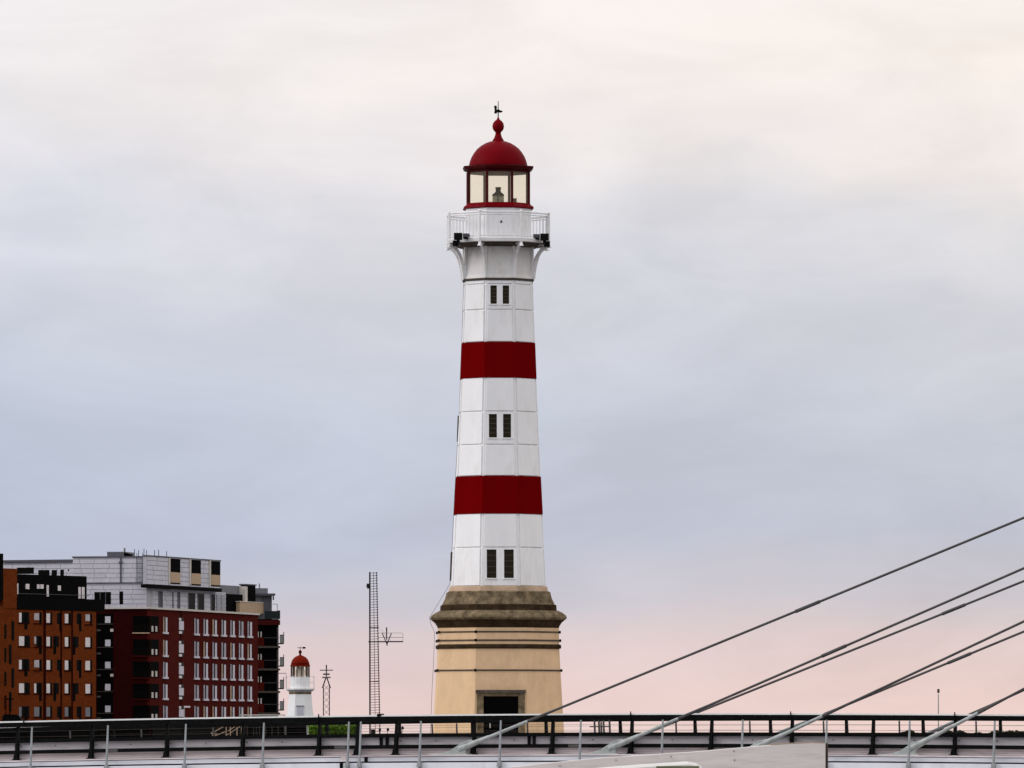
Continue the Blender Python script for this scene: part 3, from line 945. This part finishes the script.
# window grid on the receding facade
rows = [(616.8, 633.0), (640.0, 656.0), (662.0, 677.8), (684.0, 699.0), (705.6, 720.5)]
cols = [162.6, 191.8 + 2, 203.0, 212.0, 221.0, 229.8, 238.4, 247.0]
for r_, (ya, yb) in enumerate(rows):
    za, zc_ = RR.z(ya, 165), RR.z(yb, 165)
    for c in cols:
        w = RR.slab(M(), c, c + 4.8, zc_, za, -.05, .03).build('window', 'dark_glass', rb)
        wr = random.random()
        RR.slab(M(), c + .2, c + 1.2, zc_, za, .0, .07).build('frame', 'pale_stone' if wr < .4 else 'window_dim', w)
        RR.slab(M(), c + 2.6, c + 4.2 + .5 * (wr - .5), zc_, za - .08, .0, .09).build('curtain', 'window_white' if wr < .75 else 'window_dim', w)
        RR.slab(M(), c - .1, c + 4.9, zc_ - .12, zc_ + .10, .0, .16).build('sill', 'window_white', w)
    # stair window
    w = RR.slab(M(), 178.4, 183.6, zc_, za, -.05, .03).build('window', 'dark_glass', rb)
    RR.slab(M(), 178.6, 183.2, zc_ + .45, za - .42, .0, .08).build('blind', 'window_white', w)
    RR.slab(M(), 178.6, 180.6, za - .36, za - .05, .0, .08).build('blind', 'blind', w)
    RR.slab(M(), 178.6, 181.4, zc_, zc_ + .30, .0, .08).build('sill', 'blind', w)
    # loggia at the corner (dark recess with a balcony slab and two white chairs)
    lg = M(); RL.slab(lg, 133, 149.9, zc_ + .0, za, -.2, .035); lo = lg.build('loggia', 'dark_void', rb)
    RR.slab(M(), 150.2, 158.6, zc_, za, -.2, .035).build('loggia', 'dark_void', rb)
    RL.slab(M(), 132.6, 149.9, zc_ - .14, zc_ - .02, -.2, .16).build('balcony_slab', 'dark_red' if r_ else 'pale_stone', lo)
    gl_ = M(); RL.slab(gl_, 133, 149.9, zc_, zc_ + .9, .06, .08); gl_.build('balustrade', 'dark_glass', lo)
    for x0 in (151.0, 154.8):
        RR.slab(M(), x0, x0 + 1.5, zc_ + .1, zc_ + .75, .04, .12).build('chair_back', 'pale_trim', lo)
    # set-back slot with lit panes between the two buildings
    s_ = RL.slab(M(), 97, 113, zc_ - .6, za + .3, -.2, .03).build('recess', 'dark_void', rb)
    RL.slab(M(), 105.3, 110.6, za - .78, za - .02, .0, .07).build('lit_pane', 'pale_cladding', s_)
    RL.slab(M(), 97.5, 113, za - .95, za - .88, .02, .10).build('balcony_rail', 'rust_and_shade', s_)
    if r_ in (0, 2):
        RL.slab(M(), 110.6, 113.6, zc_ + .1, zc_ + .42, .02, .12).build('wall_lamp', 'pale_trim', s_)
    RL.slab(M(), 97, 101, zc_ + .15, zc_ + .35, .02, .12).build('planter', 'rust_and_shade', s_)


def cladding(W_, px0, px1, z0, z1, off, depth, material, course=.56, zslope=0.0, name='cladding'):
    """metal sheets laid in courses with open joints, over a backing"""
    b_ = W_.slab(M(), px0, px1, z0, z1, -depth, off - .03).build('rooftop_wall', 'joint_grey' if material == 'pale_cladding' else material, rb)
    m = M(); z = z0 + .01
    while z < z1 - .02:
        t_ = min(z + course - .07, z1)
        cuts = [px0]
        random.seed(int(z * 100) + int(px0))
        x = px0 + random.uniform(5, 12)
        while x < px1 - 3:
            cuts.append(x); x += random.uniform(11, 17)
        cuts.append(px1)
        for a_, c_ in zip(cuts, cuts[1:]):
            W_.slab(m, a_ + .2, c_ - .2, z, t_, off - .04, off + .03)
        z += course
    o = m.build(name, material, b_); o['obj']['kind'] = 'stuff'
    return b_


PW = Wall(60, 826, 150, 823.4)                   # pale block, left face
PR = Wall(146.6, 824, 262, 862)                # pale block, right face
PU = Wall(146.9, 821.5, 262, 859.5)                # face of the oversailing upper storey
PB = Wall(-30, 842, 76, 836)                   # lower rear wing
cz0 = zb + .27
# rear wing
cladding(PB, 3, 75, cz0, PB.z(562.4, 40), 0, 8, 'pale_cladding')
PB.slab(M(), 2, 73, PB.z(562.2, 40), PB.z(559.8, 40), -9, .3).build('roof_edge', 'grey_roof', rb)
for x0, x1, y0, y1 in ((17, 34, 567.6, 574), (38.4, 49.6, 570, 578), (51.8, 57, 570, 578), (60.4, 64, 569.6, 578), (68, 69.4, 569.3, 571)):
    PB.slab(M(), x0, x1, PB.z(y1, x0), PB.z(y0, x0), -.1, .04).build('window', 'dark_glass', rb)
# main block
zmid = PW.z(583, 110); ztp = PW.z(557.6, 110)
cladding(PW, 73, 146.8, cz0, zmid - .05, 0, 10, 'pale_cladding')
cladding(PW, 73, 146.8, zmid + .06, ztp, .06, 10, 'pale_cladding')
PW.slab(M(), 72.4, 147, ztp, ztp + .16, -10, .16).build('roof_edge', 'grey_roof', rb)
PW.slab(M(), 73, 147, zmid - .05, zmid + .06, -1, .14).build('string_course', 'grey_roof', rb)
pb_ = PW.slab(M(), 105.6, 122, ztp + .1, PW.z(551.6, 110), -5, -.6).build('plant_room', 'grey_cladding', rb)
m = M()
for i in range(8):
    PW.slab(m, 106 + i * 2, 106.4 + i * 2, ztp + .2, PW.z(551.9, 110), -.6, -.54)
m.build('louvres', 'grey_roof', pb_)
p0 = PW.pt(122); m = M()
m.extrude([(p0.x, p0.y + .6, ztp + .1), (p0.x + 1.2, p0.y + 1.5, ztp + .1), (p0.x + 1.2, p0.y + 1.5, PW.z(554.2, 122)), (p0.x, p0.y + .6, PW.z(551.6, 122))], (-.4, 2, 0))
m.build('plant_room_side', 'black_cladding', pb_)
PW.slab(M(), 121.2, 122.6, PW.z(551.6, 122), PW.z(547.8, 122), -1.2, -1).build('vent_pipe', 'grey_cladding', pb_)
PW.slab(M(), 120.4, 121.8, zmid, PW.z(557, 121), .06, .2).build('downpipe', 'grey_roof', rb)
PW.slab(M(), 119.4, 122.6, PW.z(563.5, 121), PW.z(561.5, 121), .06, .24).build('pipe_hopper', 'grey_roof', rb)
ld = M()
for x in (137.4, 143.2):
    PW.slab(ld, x, x + .5, zmid, PW.z(553, 140), .3, .36)
for i in range(14):
    zz = zmid + .1 + i * .22
    PW.slab(ld, 137.4, 143.6, zz, zz + .04, .3, .35)
ld.build('roof_ladder', 'grey_roof', rb)
for x, y in ((150, 549), (154, 550), (159.4, 548.6), (162, 550), (170, 550), (174, 549.6), (182, 551)):
    PR.slab(M(), x, x + .35, PR.z(558, x), PR.z(y, x), -2, -1.95).build('antenna', 'grey_roof', rb)
for x0, x1, y0, y1 in ((94.5, 111, 592, 604.3), (119.6, 123.2, 591.4, 604.3)):
    w = PW.slab(M(), x0, x1, PW.z(y1, x0), PW.z(y0, x0), -.1, .05).build('window', 'dark_glass', rb)
    if x1 - x0 > 8:
        for q_ in (100, 105.5):
            PW.slab(M(), q_, q_ + .6, PW.z(y1, x0), PW.z(y0, x0), .0, .09).build('mullion', 'grey_roof', w)
# right wing: oversailing upper storey with three bay windows
zu0, zu1 = PR.z(585.2, 160), PR.z(557.0, 150)
cladding(PU, 147.0, 220, zu0, zu1, 0, .5, 'pale_cladding')
PU.slab(M(), 146.7, 220.4, zu1, zu1 + .14, -.5, .1).build('roof_edge', 'grey_roof', rb)
PU.slab(M(), 147.2, 222, zu0 - .42, zu0 - .02, -.8, .0).build('soffit', 'black_cladding', rb)
for x0, x1, y0, ym, y1 in ((169.6, 179.6, 558.6, 572, 583.2), (190.4, 200.2, 559.7, 573.2, 584.6), (210.2, 219.6, 561.0, 574.6, 585.6)):
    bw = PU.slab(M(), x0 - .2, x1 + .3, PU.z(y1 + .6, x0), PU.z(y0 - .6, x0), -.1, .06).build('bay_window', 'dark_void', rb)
    PU.slab(M(), x0 + .3, x1 - .2, PU.z(y1 - .8, x0), PU.z(ym, x0), .0, .12).build('spandrel', 'wood_tan', bw)
    PU.slab(M(), x0 - 1.6, x0 - .2, PU.z(y1 + .6, x0), PU.z(y0 - .6, x0), .0, .14).build('jamb', 'pale_trim', bw)
    PU.slab(M(), x0 - .2, x1 + .4, PU.z(y0, x0), PU.z(y0 - .9, x0), .0, .14).build('head', 'grey_cladding', bw)
# recessed lower storey of the wing
cladding(PR, 147.4, 226, cz0, zu0 - .44, 0, .4, 'pale_cladding')
lz1 = PR.z(591.5, 165); lz0_ = cz0 + .1
for x0, x1, mt in ((146.9, 150, 'dark_glass'), (158, 162.6, 'grey_roof'), (172, 173.4, 'green_glass'), (177, 180, 'grey_roof'), (187.6, 195, 'dark_glass'), (197, 204, 'dark_glass'), (210.2, 215, 'dark_glass'), (216, 219.6, 'blue_glass'), (220.4, 225, 'blue_glass')):
    w = PR.slab(M(), x0, x1, lz0_, lz1, -.05, .04).build('window', mt, rb)
    PR.slab(M(), x0, x0 + .5, lz0_, lz1, .0, .09).build('frame', 'grey_cladding', w)
# grey set-back wing, dark opening, timber balcony
PR.slab(M(), 219, 254, cz0, PR.z(585.0, 225), -8, -.4).build('setback_wing', 'grey_cladding', rb)
PR.slab(M(), 225.6, 246, cz0, PR.z(594, 230), -.5, .06).build('opening', 'dark_void', rb)
bw = PR.slab(M(), 243.6, 253.2, cz0, PR.z(584.8, 248), -.4, .3).build('bay_window', 'dark_void', rb)
PR.slab(M(), 242.2, 244.8, cz0 + .6, PR.z(586.5, 244), -.4, .36).build('jamb', 'pale_trim', bw)
PR.slab(M(), 242, 253.8, PR.z(585.4, 248), PR.z(584.2, 248), -.4, .38).build('head', 'grey_roof', bw)
tb = PR.slab(M(), 235.4, 261, cz0 - .02, PR.z(602.4, 248), .1, .5).build('timber_balcony', 'wood_tan', rb)
for i in range(13):
    x = 235.5 + i * 1.96
    PR.slab(M(), x + .12, x + 1.84, cz0 + .02, PR.z(602.2, 248), .5, .58).build('board', 'wood_tan', tb)
PR.slab(M(), 235, 261.6, PR.z(602.4, 248), PR.z(601.7, 248), .05, .62).build('rail', 'pale_trim', tb)

# --- end block with stacked balconies
EW = Wall(252, 860, 279.4, 860.6)
eb = thing('balcony_apartment_building', 'dark apartment block with stacked glass balconies behind the red brick block', 'building', (EW.pt(268).x, EW.pt(268).y, G0))
zc0 = EW.z(619, 268)
EW.slab(M(), 254, 279.2, G0, zc0, -9, -.5).build('wall', 'black_cladding', eb)
EW.slab(M(), 253, 272.6, zc0, EW.z(595.6, 262), -8, -.6).build('rooftop_wall', 'grey_cladding', eb)
m = M()
for i in range(9):
    EW.slab(m, 262.2 + i * 1.15, 262.6 + i * 1.15, zc0 + .6, EW.z(596.4, 262), -.6, -.55)
m.build('standing_seams', 'grey_roof', eb)
EW.slab(M(), 250, 275.2, EW.z(595.6, 262), EW.z(593.4, 262), -8.5, .1).build('roof_eave', 'grey_roof', eb)
EW.slab(M(), 250, 269, EW.z(593.4, 262), EW.z(588, 262), -7, -1).build('roof_box', 'grey_cladding', eb)
EW.slab(M(), 262.2, 263.2, EW.z(588.2, 262), EW.z(583, 262), -3, -2.8).build('vent_pipe', 'grey_cladding', eb)
pp = M(); EW.slab(pp, 273.2, 274.4, EW.z(600, 274), EW.z(596, 274), -.5, -.3); pp.build('downpipe', 'grey_roof', eb)
for py in (624.5, 647.5, 670, 692.5, 714):
    zz = EW.z(py, 266)
    EW.slab(M(), 256, 279.6, zz - .06, zz + .55 if py < 630 else zz + .18, -.6, .5).build('balcony_slab', 'dark_red' if py < 630 else 'rust_and_shade', eb)
    if py > 640:
        EW.slab(M(), 257, 263.6, zz + .2, zz + 1.25, -.5, .5).build('brick_parapet', 'red_brick', eb)
        for x in (257.2, 260.2):
            EW.slab(M(), x, x + 1.2, zz + 1.25, zz + 1.95, .2, .3).build('chair_back', 'pale_trim', eb)
        EW.slab(M(), 263.6, 279, zz + 1.16, zz + 1.22, .45, .5).build('balcony_rail', 'cable_steel', eb)
        EW.slab(M(), 276.6, 277.6, zz, zz + 2.5, .3, .42).build('column', 'cable_steel', eb)
        # small balcony on the side
        sb = EW.slab(M(), 279.5, 283.6, zz + .42, zz + .55, -1.5, .3).build('side_balcony', 'black_cladding', eb)
        EW.slab(M(), 279.5, 283.6, zz + .55, zz + 1.5, .22, .3).build('glass_screen', 'balcony_glass', sb)
        EW.slab(M(), 279.5, 283.8, zz + 1.5, zz + 1.58, .2, .34).build('rail', 'black_cladding', sb)
        EW.slab(M(), 283.1, 283.7, zz + .5, zz + 1.9, .2, .34).build('post', 'cable_steel', sb)
zz = EW.z(619, 266)
EW.slab(M(), 264.2, 279.4, zz, EW.z(611, 266), .38, .46).build('glass_screen', 'green_glass', eb)
EW.slab(M(), 278.2, 279.6, zz, EW.z(610.4, 266), -.5, .5).build('screen_post', 'green_glass', eb)
m = M(); EW.slab(m, 273, 278, EW.z(604.3, 275), EW.z(603.8, 275), -.4, -.35); EW.slab(m, 277.4, 277.9, EW.z(612, 275), EW.z(604, 275), -.4, -.35)
m.build('roof_rail', 'grey_roof', eb)

# ------------------------------------------------------------------ small lighthouse
QD = 700.0; QS = F / QD
qx = lambda px: (px - 512) / QS
qz = lambda py: CZ + (HOR - py) / QS
QX = qx(300.2)
sl = thing('small_lighthouse', 'small white lighthouse with red dome beside the dark apartment blocks', 'lighthouse', (QX, QD, G0))


def ql(prof, n=16, rot=0.0):
    return M().lathe([(h / QS, qz(y)) for h, y in prof], n, rot, QX, QD)


ql([(18.6, 752), (14.2, 716), (11.6, 692)], 8, math.pi / 8).build('tower', 'white_clean', sl)
ql([(11.6, 692.4), (12.4, 691.4), (15.2, 690), (15.4, 688.6), (11, 688.5)], 8, math.pi / 8).build('gallery', 'white_iron', sl)
ql([(12.0, 694.2), (12.0, 692.2)], 8, math.pi / 8).build('corbel', 'stained_stone', sl)
ql([(9.9, 688.6), (9.7, 677.2)], 16).build('drum', 'white_clean', sl)
ql([(9.0, 677.2), (9.0, 665.8)], 16).build('lantern', 'lantern_glass', sl)
ql([(4.2, 677.2), (4.6, 671), (3.4, 667)], 12).build('lens', 'pale_trim', sl)
for i in range(12):
    a = i * math.pi / 6 + .2; r = 9.1 / QS
    x, y = QX + r * math.sin(a), QD - r * math.cos(a)
    M().bar((x, y, qz(677.2)), (x, y, qz(665.6)), .10, .10, up=(math.sin(a), -math.cos(a), 0)).build('mullion', 'rust_and_shade', sl)
ql([(9.2, 666.6), (10.2, 665.8), (9.6, 664.8)], 16).build('eave', 'small_dome', sl)
ql([(9.4, 665), (9.0, 662.4), (7.8, 659.6), (5.6, 657.2), (3.0, 655.8), (1.2, 655.2)], 24).build('dome', 'small_dome', sl, smooth=True)
fi = ql([(1.6, 655.8), (1.0, 654.4), (.9, 653.6), (1.7, 652.6), (1.7, 651.4), (.8, 650.4), (.25, 649.4), (.2, 646.4)], 12).build('finial', 'dark_red', sl)
m = M().bar((qx(297.4), QD, qz(647.8)), (qx(304), QD, qz(647.8)), .05, .06)
m.extrude([(qx(302.6), QD - .03, qz(646.8)), (qx(305.6), QD - .03, qz(647)), (qx(305.6), QD - .03, qz(648.6)), (qx(302.6), QD - .03, qz(648.8))], (0, .06, 0))
m.build('weather_vane', 'black_iron', fi)
for py in (676.6, 682.4):
    r = 14.9 / QS; m = M()
    for i in range(8):
        a0 = math.pi / 8 + i * math.pi / 4; a1 = a0 + math.pi / 4
        m.tube((QX + r * math.sin(a0), QD - r * math.cos(a0), qz(py)), (QX + r * math.sin(a1), QD - r * math.cos(a1), qz(py)), .018, .018, 4)
    m.build('hand_rail', 'white_iron', sl)
for i in range(8):
    a0 = math.pi / 8 + i * math.pi / 4; r = 14.9 / QS
    M().tube((QX + r * math.sin(a0), QD - r * math.cos(a0), qz(689)), (QX + r * math.sin(a0), QD - r * math.cos(a0), qz(675.6)), .028, .028, 5).build('rail_post', 'white_iron', sl)
m = M(); m.bar((qx(279), QD - 1.3, qz(673.4)), (qx(286.5), QD - 1.3, qz(673.4)), .05, .06); m.bar((qx(286.5), QD - 1.3, qz(673.4)), (qx(286.5), QD - 1.3, qz(689)), .03, .03, up=(0, 1, 0)); m.build('lamp_arm', 'rust_and_shade', sl)
yd = QD - 1.36
M().box(qx(297.2), qx(303.8), yd - .06, yd + .2, qz(722), qz(706.4)).build('door', 'pale_cladding', sl)
M().box(qx(296.6), qx(304.4), yd - .10, yd + .2, qz(706.3), qz(705.6)).build('door_lintel', 'grey_roof', sl)

# lattice beacon right of the small lighthouse
ld_ = thing('lattice_beacon', 'short lattice beacon tower with crossbar right of the small lighthouse', 'tower', (qx(326.4), 705, G0))
LDp = 705.0
bx = lambda px: (px - 512) * LDp / F
bz = lambda py: zat(py, LDp)
cx_ = bx(326.4); hw = 3.0 * LDp / F
lat = M()
legs = [(-1, -1), (1, -1), (1, 1), (-1, 1)]
for sx, sy in legs:
    M().tube((cx_ + sx * hw, LDp + sy * hw, G0), (cx_ + sx * hw, LDp + sy * hw, bz(687)), .045, .045, 5).build('leg', 'mast_steel', ld_)
z = bz(740); up_ = True
while z < bz(689):
    z2 = z + .62
    for i in range(4):
        a, b = legs[i], legs[(i + 1) % 4]
        if not up_: a, b = b, a
        lat.tube((cx_ + a[0] * hw, LDp + a[1] * hw, z), (cx_ + b[0] * hw, LDp + b[1] * hw, z2), .022, .022, 4)
    up_ = not up_; z = z2
lat.build('lacing', 'rust_and_shade', ld_)
vv = M()
for sx in (-1, 1):
    vv.bar((cx_ + sx * 4.0 / QS, LDp, bz(688)), (cx_ + sx * .6 / QS, LDp, bz(678)), .12, .13, up=(0, 1, 0))
vv.build('head_frame', 'mast_steel', ld_)
M().box(cx_ - .42, cx_ + .42, LDp - .4, LDp + .4, bz(678), bz(676.8)).box(cx_ - .32, cx_ + .32, LDp - .3, LDp + .3, bz(675), bz(673.4)).build('platform', 'cable_steel', ld_)
M().bar((bx(319.8), LDp, bz(670.2)), (bx(333), LDp, bz(670.2)), .08, .09).build('crossbar', 'mast_steel', ld_)
M().tube((cx_, LDp, bz(677)), (cx_, LDp, bz(664.8)), .05, .07, 6).build('lantern_post', 'mast_steel', ld_)

# ladder mast
AD = 690.0
ax = lambda px: (px - 512) * AD / F
az = lambda py: zat(py, AD)
ms = thing('ladder_mast', 'tall slender ladder mast with small side platform left of the lighthouse', 'mast', (ax(373), AD, G0))
M().bar((ax(370), AD, az(752)), (ax(369.8), AD, az(572)), .15, .15, up=(0, 1, 0)).build('main_rail', 'mast_steel', ms)
M().bar((ax(380.4), AD, az(752)), (ax(376.6), AD, az(572)), .075, .075, up=(0, 1, 0)).build('side_rail', 'mast_steel', ms)
M().bar((ax(375.4), AD + .7, az(752)), (ax(373.4), AD + .5, az(572)), .05, .05, up=(0, 1, 0)).build('rear_rail', 'mast_steel', ms)
z = az(750); i = 0
lr = 0
while z < az(573):
    f_ = (z - az(752)) / (az(572) - az(752))
    r_ = M().bar((ax(370 - .2 * f_), AD, z), (ax(380.4 - 3.8 * f_), AD, z + .05), .03, .045)
    r_.bar((ax(380.4 - 3.8 * f_) - .09, AD, z), (ax(380.4 - 3.8 * f_) + .075, AD, z + .08), .06, .07)
    r_.build('rung', 'mast_steel', ms)
    z += .26
M().tube((ax(368.2), AD - .1, az(588.6)), (ax(368.2), AD - .1, az(583.6)), .12, .16, 8).tube((ax(368.2), AD - .1, az(586)), (ax(366.2), AD - .1, az(586)), .07, .07, 6).build('mast_lamp', 'mast_steel', ms)
pf = M().bar((ax(368.4), AD, az(641.8)), (ax(403.2), AD, az(641.6)), .3, .12).build('platform', 'mast_steel', ms)
M().bar((ax(378), AD, az(633)), (ax(403), AD, az(633)), .03, .03).bar((ax(378), AD, az(637.4)), (ax(403), AD, az(637.4)), .03, .04).bar((ax(402.9), AD, az(633)), (ax(402.9), AD, az(642)), .03, .03, up=(0, 1, 0)).bar((ax(377.6), AD, az(626)), (ax(391), AD, az(641)), .02, .02).build('guard_rail', 'rust_and_shade', pf)
M().bar((ax(382.2), AD, az(633.2)), (ax(387), AD, az(644)), .09, .13, up=(0, 1, 0)).bar((ax(391.4), AD, az(633.2)), (ax(387), AD, az(644)), .09, .13, up=(0, 1, 0)).tube((ax(387), AD, az(641)), (ax(387), AD, az(646)), .14, .03, 6).build('vee_bracket', 'mast_steel', pf)
M().tube((ax(386.6), AD, az(640)), (ax(386.6), AD, az(627.4)), .05, .07, 6).build('antenna', 'mast_steel', pf)
for py in (627.5, 681.5):
    M().bar((ax(369), AD, az(py)), (ax(378.6), AD, az(py)), .1, .08).build('collar', 'mast_steel', ms)
M().box(ax(371), ax(375), AD - .3, AD + .2, G0, az(729.4)).build('control_cabinet', 'black_iron', ms)

# ------------------------------------------------------------------ quay things seen under the hand rail
SD = 680.0
sx_ = lambda px: (px - 512) * SD / F
sz_ = lambda py: zat(py, SD)
sh_ = thing('quay_shed', 'low dark shed below the small lighthouse', 'shed', (sx_(275), SD, G0))
M().box(sx_(240), sx_(306.2), SD - 1, SD + 5, G0, sz_(722.5)).build('wall', 'black_cladding', sh_)
M().box(sx_(239), sx_(306.6), SD - 1.15, SD + 5.2, sz_(722.5), sz_(721.6)).build('roof', 'black_cladding', sh_)
M().bar((sx_(306.8), SD - 1.1, sz_(723)), (sx_(308.2), SD - 1.1, sz_(745)), .07, .1, up=(0, 1, 0)).build('downpipe', 'brick_light', sh_)
for x in (250, 262, 275, 288):
    M().box(sx_(x), sx_(x + 8), SD - 1.04, SD - .98, sz_(737), sz_(726)).build('door', 'dark_void', sh_)

hg = thing('hedge', 'bright green clipped hedge right of the dark shed', 'hedge', (sx_(332), 668, G0))
rnd = random.Random(3)
lm = M()
hx0, hx1 = (308.6 - 512) * 668 / F, (357.5 - 512) * 668 / F
ztp_ = zat(725, 668)
for i in range(9000):
    u = rnd.random(); v = rnd.random()
    x = hx0 + (hx1 - hx0) * u
    topz = ztp_ - .10 + .14 * math.sin(x * 3.1) * math.sin(x * 7.7 + 1)
    if rnd.random() < .7:
        z = G0 + (topz - G0) * v ** .7; y = 667.4 + rnd.gauss(0, .10)
    else:
        z = topz + rnd.gauss(0, .07); y = 667.4 + rnd.random() * 1.2
    s_ = rnd.uniform(.05, .12); n_ = Vector((rnd.gauss(0, 1), rnd.gauss(-.6, 1), rnd.gauss(.5, 1))).normalized()
    a = n_.orthogonal().normalized() * s_; b = n_.cross(a).normalized() * s_ * .7
    c = Vector((x, y, z)); k = len(lm.v)
    lm.v += [tuple(c + a), tuple(c + b), tuple(c - a), tuple(c - b)]; lm.f.append((k, k + 1, k + 2, k + 3))
me = bpy.data.meshes.new('foliage'); me.from_pydata([(x - hg['o'].x, y - hg['o'].y, z - hg['o'].z) for x, y, z in lm.v], [], lm.f); me.materials.append(MATS['leaf_hedge'])
inst('foliage', me, hg)
M().box(hx0 + .05, hx1 - .05, 667.5, 668.5, G0, ztp_ - .2).build('stem_mass', 'soil_dark', hg)

# white steps rail in front of the red building
SR = 640.0 + 8
rx = lambda px: (px - 512) * SR / F
rz_ = lambda py: zat(py, SR)
sr = thing('stair_railing', 'pale steel stair railing in front of the red brick block', 'railing', (rx(226), SR, G0))
for a, b in (((211, 733.5), (223, 727)), ((223, 727), (227, 726)), ((212, 737), (227, 731)), ((227, 735), (241, 726)), ((228, 731), (236, 726)), ((211, 733.5), (217, 733.5))):
    M().tube((rx(a[0]), SR, rz_(a[1])), (rx(b[0]), SR, rz_(b[1])), .035, .035, 6).build('rail', 'pale_stone', sr)
for px, y0, y1 in ((212.4, 733, 741), (216, 733, 741), (226.2, 725.6, 741), (230.4, 725.6, 741), (237, 727, 741), (241.4, 725.6, 741)):
    M().tube((rx(px), SR, rz_(y0)), (rx(px), SR, G0), .04, .04, 6).build('post', 'pale_stone', sr)

# quay fence rail, lamp, dark van and signal post near the red block
fn = thing('quay_fence', 'pale quay fence left of the small lighthouse', 'fence', (sx_(262), 676, G0))
q_ = lambda px: (px - 512) * 676 / F
zf = zat(715.0, 676)
M().bar((q_(240), 676, zf), (q_(285), 676, zf), .06, .10).build('top_rail', 'pale_trim', fn)
for i in range(8):
    x = q_(241 + i * 6.2)
    M().bar((x, 676, G0), (x, 676, zf + (.1 if i in (0, 3) else 0)), .05, .05, up=(0, 1, 0)).build('post', 'rust_and_shade', fn)
sp = thing('street_lamp', 'slim pale street lamp with short arm before the red brick block', 'lamp', (rx(184.4), SR + 20, G0))
y_ = SR + 20; lx = lambda px: (px - 512) * y_ / F
M().tube((lx(184.4), y_, G0), (lx(184.4), y_, zat(706.6, y_)), .06, .045, 6).build('pole', 'brick_light', sp)
M().box(lx(184.2), lx(190.2), y_ - .2, y_ + .2, zat(707.6, y_), zat(706, y_)).build('lamp_head', 'blind', sp)

dv = thing('dark_van', 'dark van parked before the orange block at the left edge', 'van', (lx(13), y_, G0))
dz0 = zat(714.2, y_)
pf_ = [(lx(2), G0 + .5), (lx(3), dz0 - .25), (lx(5), dz0), (lx(18), dz0 - .05), (lx(23.5), dz0 - .7), (lx(30), dz0 - 1.0), (lx(31), G0 + .5)]
M().extrude([(x, y_ - .9, z) for x, z in pf_], (0, 1.8, 0)).build('body', 'black_cladding', dv)
M().box(lx(6), lx(17), y_ - .93, y_ - .88, dz0 - .8, dz0 - .25).build('side_window', 'dark_glass', dv)
for wx in (7, 26):
    M().tube((lx(wx), y_ - .95, G0 + .35), (lx(wx), y_ + .95, G0 + .35), .35, .35, 14).build('wheel', 'tyre', dv)
sg = thing('signal_post', 'dark double signal post with crossbar beside the dark van', 'post', (lx(9), y_ + 8, G0))
y2 = y_ + 8; l2 = lambda px: (px - 512) * y2 / F
M().tube((l2(9.9), y2, G0), (l2(9.9), y2, zat(694, y2)), .09, .07, 6).build('post', 'black_cladding', sg)
M().tube((l2(6), y2, G0), (l2(6), y2, zat(696, y2)), .07, .05, 6).build('post', 'dark_brick', sg)
M().bar((l2(6), y2, zat(699, y2)), (l2(14), y2, zat(699, y2)), .1, .14).build('crossbar', 'black_cladding', sg)

# little mooring lights on the quay, right of the ladder mast
for px, py, lab in ((379.4, 728.0, 'small dark quay light beside the ladder mast foot'), (387.4, 727.6, 'small dark quay light between the mast and the dark railing post'), (402.2, 726.0, 'small dark quay light just left of the lighthouse')):
    d_ = 684.0; x = (px - 512) * d_ / F
    t_ = thing('quay_light', lab, 'light', (x, d_, G0))
    M().tube((x, d_, G0), (x, d_, zat(py, d_)), .03, .03, 5).build('post', 'mast_steel', t_)
    z = zat(py + 2, d_)
    M().lathe([(.05, z - .15), (.12, z - .08), (.13, z + .05), (.05, z + .16)], 8, 0, x + .05, d_).build('head', 'black_iron', t_)

# ------------------------------------------------------------------ far right: chimney mast, tree line
fm_ = thing('far_mast', 'thin distant mast above the far shore at the right', 'mast', ((938 - 512) * 1500 / F, 2460, 1.2))
d_ = 2460.0; x = (938.4 - 512) * d_ / F
m = M(); m.tube((x, d_, 1.2), (x, d_, zat(694, d_)), .24, .18, 6)
m.build('pole', 'brick_light', fm_)
fm_['obj'].location = (x, d_, 1.2)
for ch in fm_['obj'].children:
    for v in ch.data.vertices:
        v.co.x += fm_['o'].x - x
M().box(x - .4, x + .4, d_ - .4, d_ + .4, zat(693, d_), zat(689, d_)).build('head', 'rust_and_shade', {'obj': fm_['obj'], 'o': Vector((x, d_, 1.2))})
tl = M(); rnd = random.Random(11)
for i in range(26000):
    px = rnd.uniform(500, 1150); d_ = rnd.uniform(2470, 2560)
    hgt = 737.4 - (0 if px < 900 else 4.6) + 1.3 * math.sin(px * .13) + 1.0 * math.sin(px * .37 + 1) - (2.6 if 1016 < px else 0)
    hgt -= 2.4 * math.exp(-((px - 941) / 7) ** 2)
    z = 1.2 + (zat(hgt, d_) - 1.2) * rnd.random() ** .5
    s_ = rnd.uniform(.3, .7); n_ = Vector((rnd.gauss(0, 1), rnd.gauss(-.5, 1), rnd.gauss(.5, 1))).normalized()
    a = n_.orthogonal().normalized() * s_; b = n_.cross(a).normalized() * s_
    c = Vector(((px - 512) * d_ / F, d_, z)); k = len(tl.v)
    tl.v += [tuple(c + a), tuple(c + b), tuple(c - a), tuple(c - b)]; tl.f.append((k, k + 1, k + 2, k + 3))
me = bpy.data.meshes.new('tree_line'); me.from_pydata(tl.v, [], tl.f); me.materials.append(MATS['leaf_far'])
o = bpy.data.objects.new('tree_line', me); COL.objects.link(o)
o['label'] = 'low dark line of distant trees on the far shore'; o['category'] = 'trees'; o['kind'] = 'stuff'
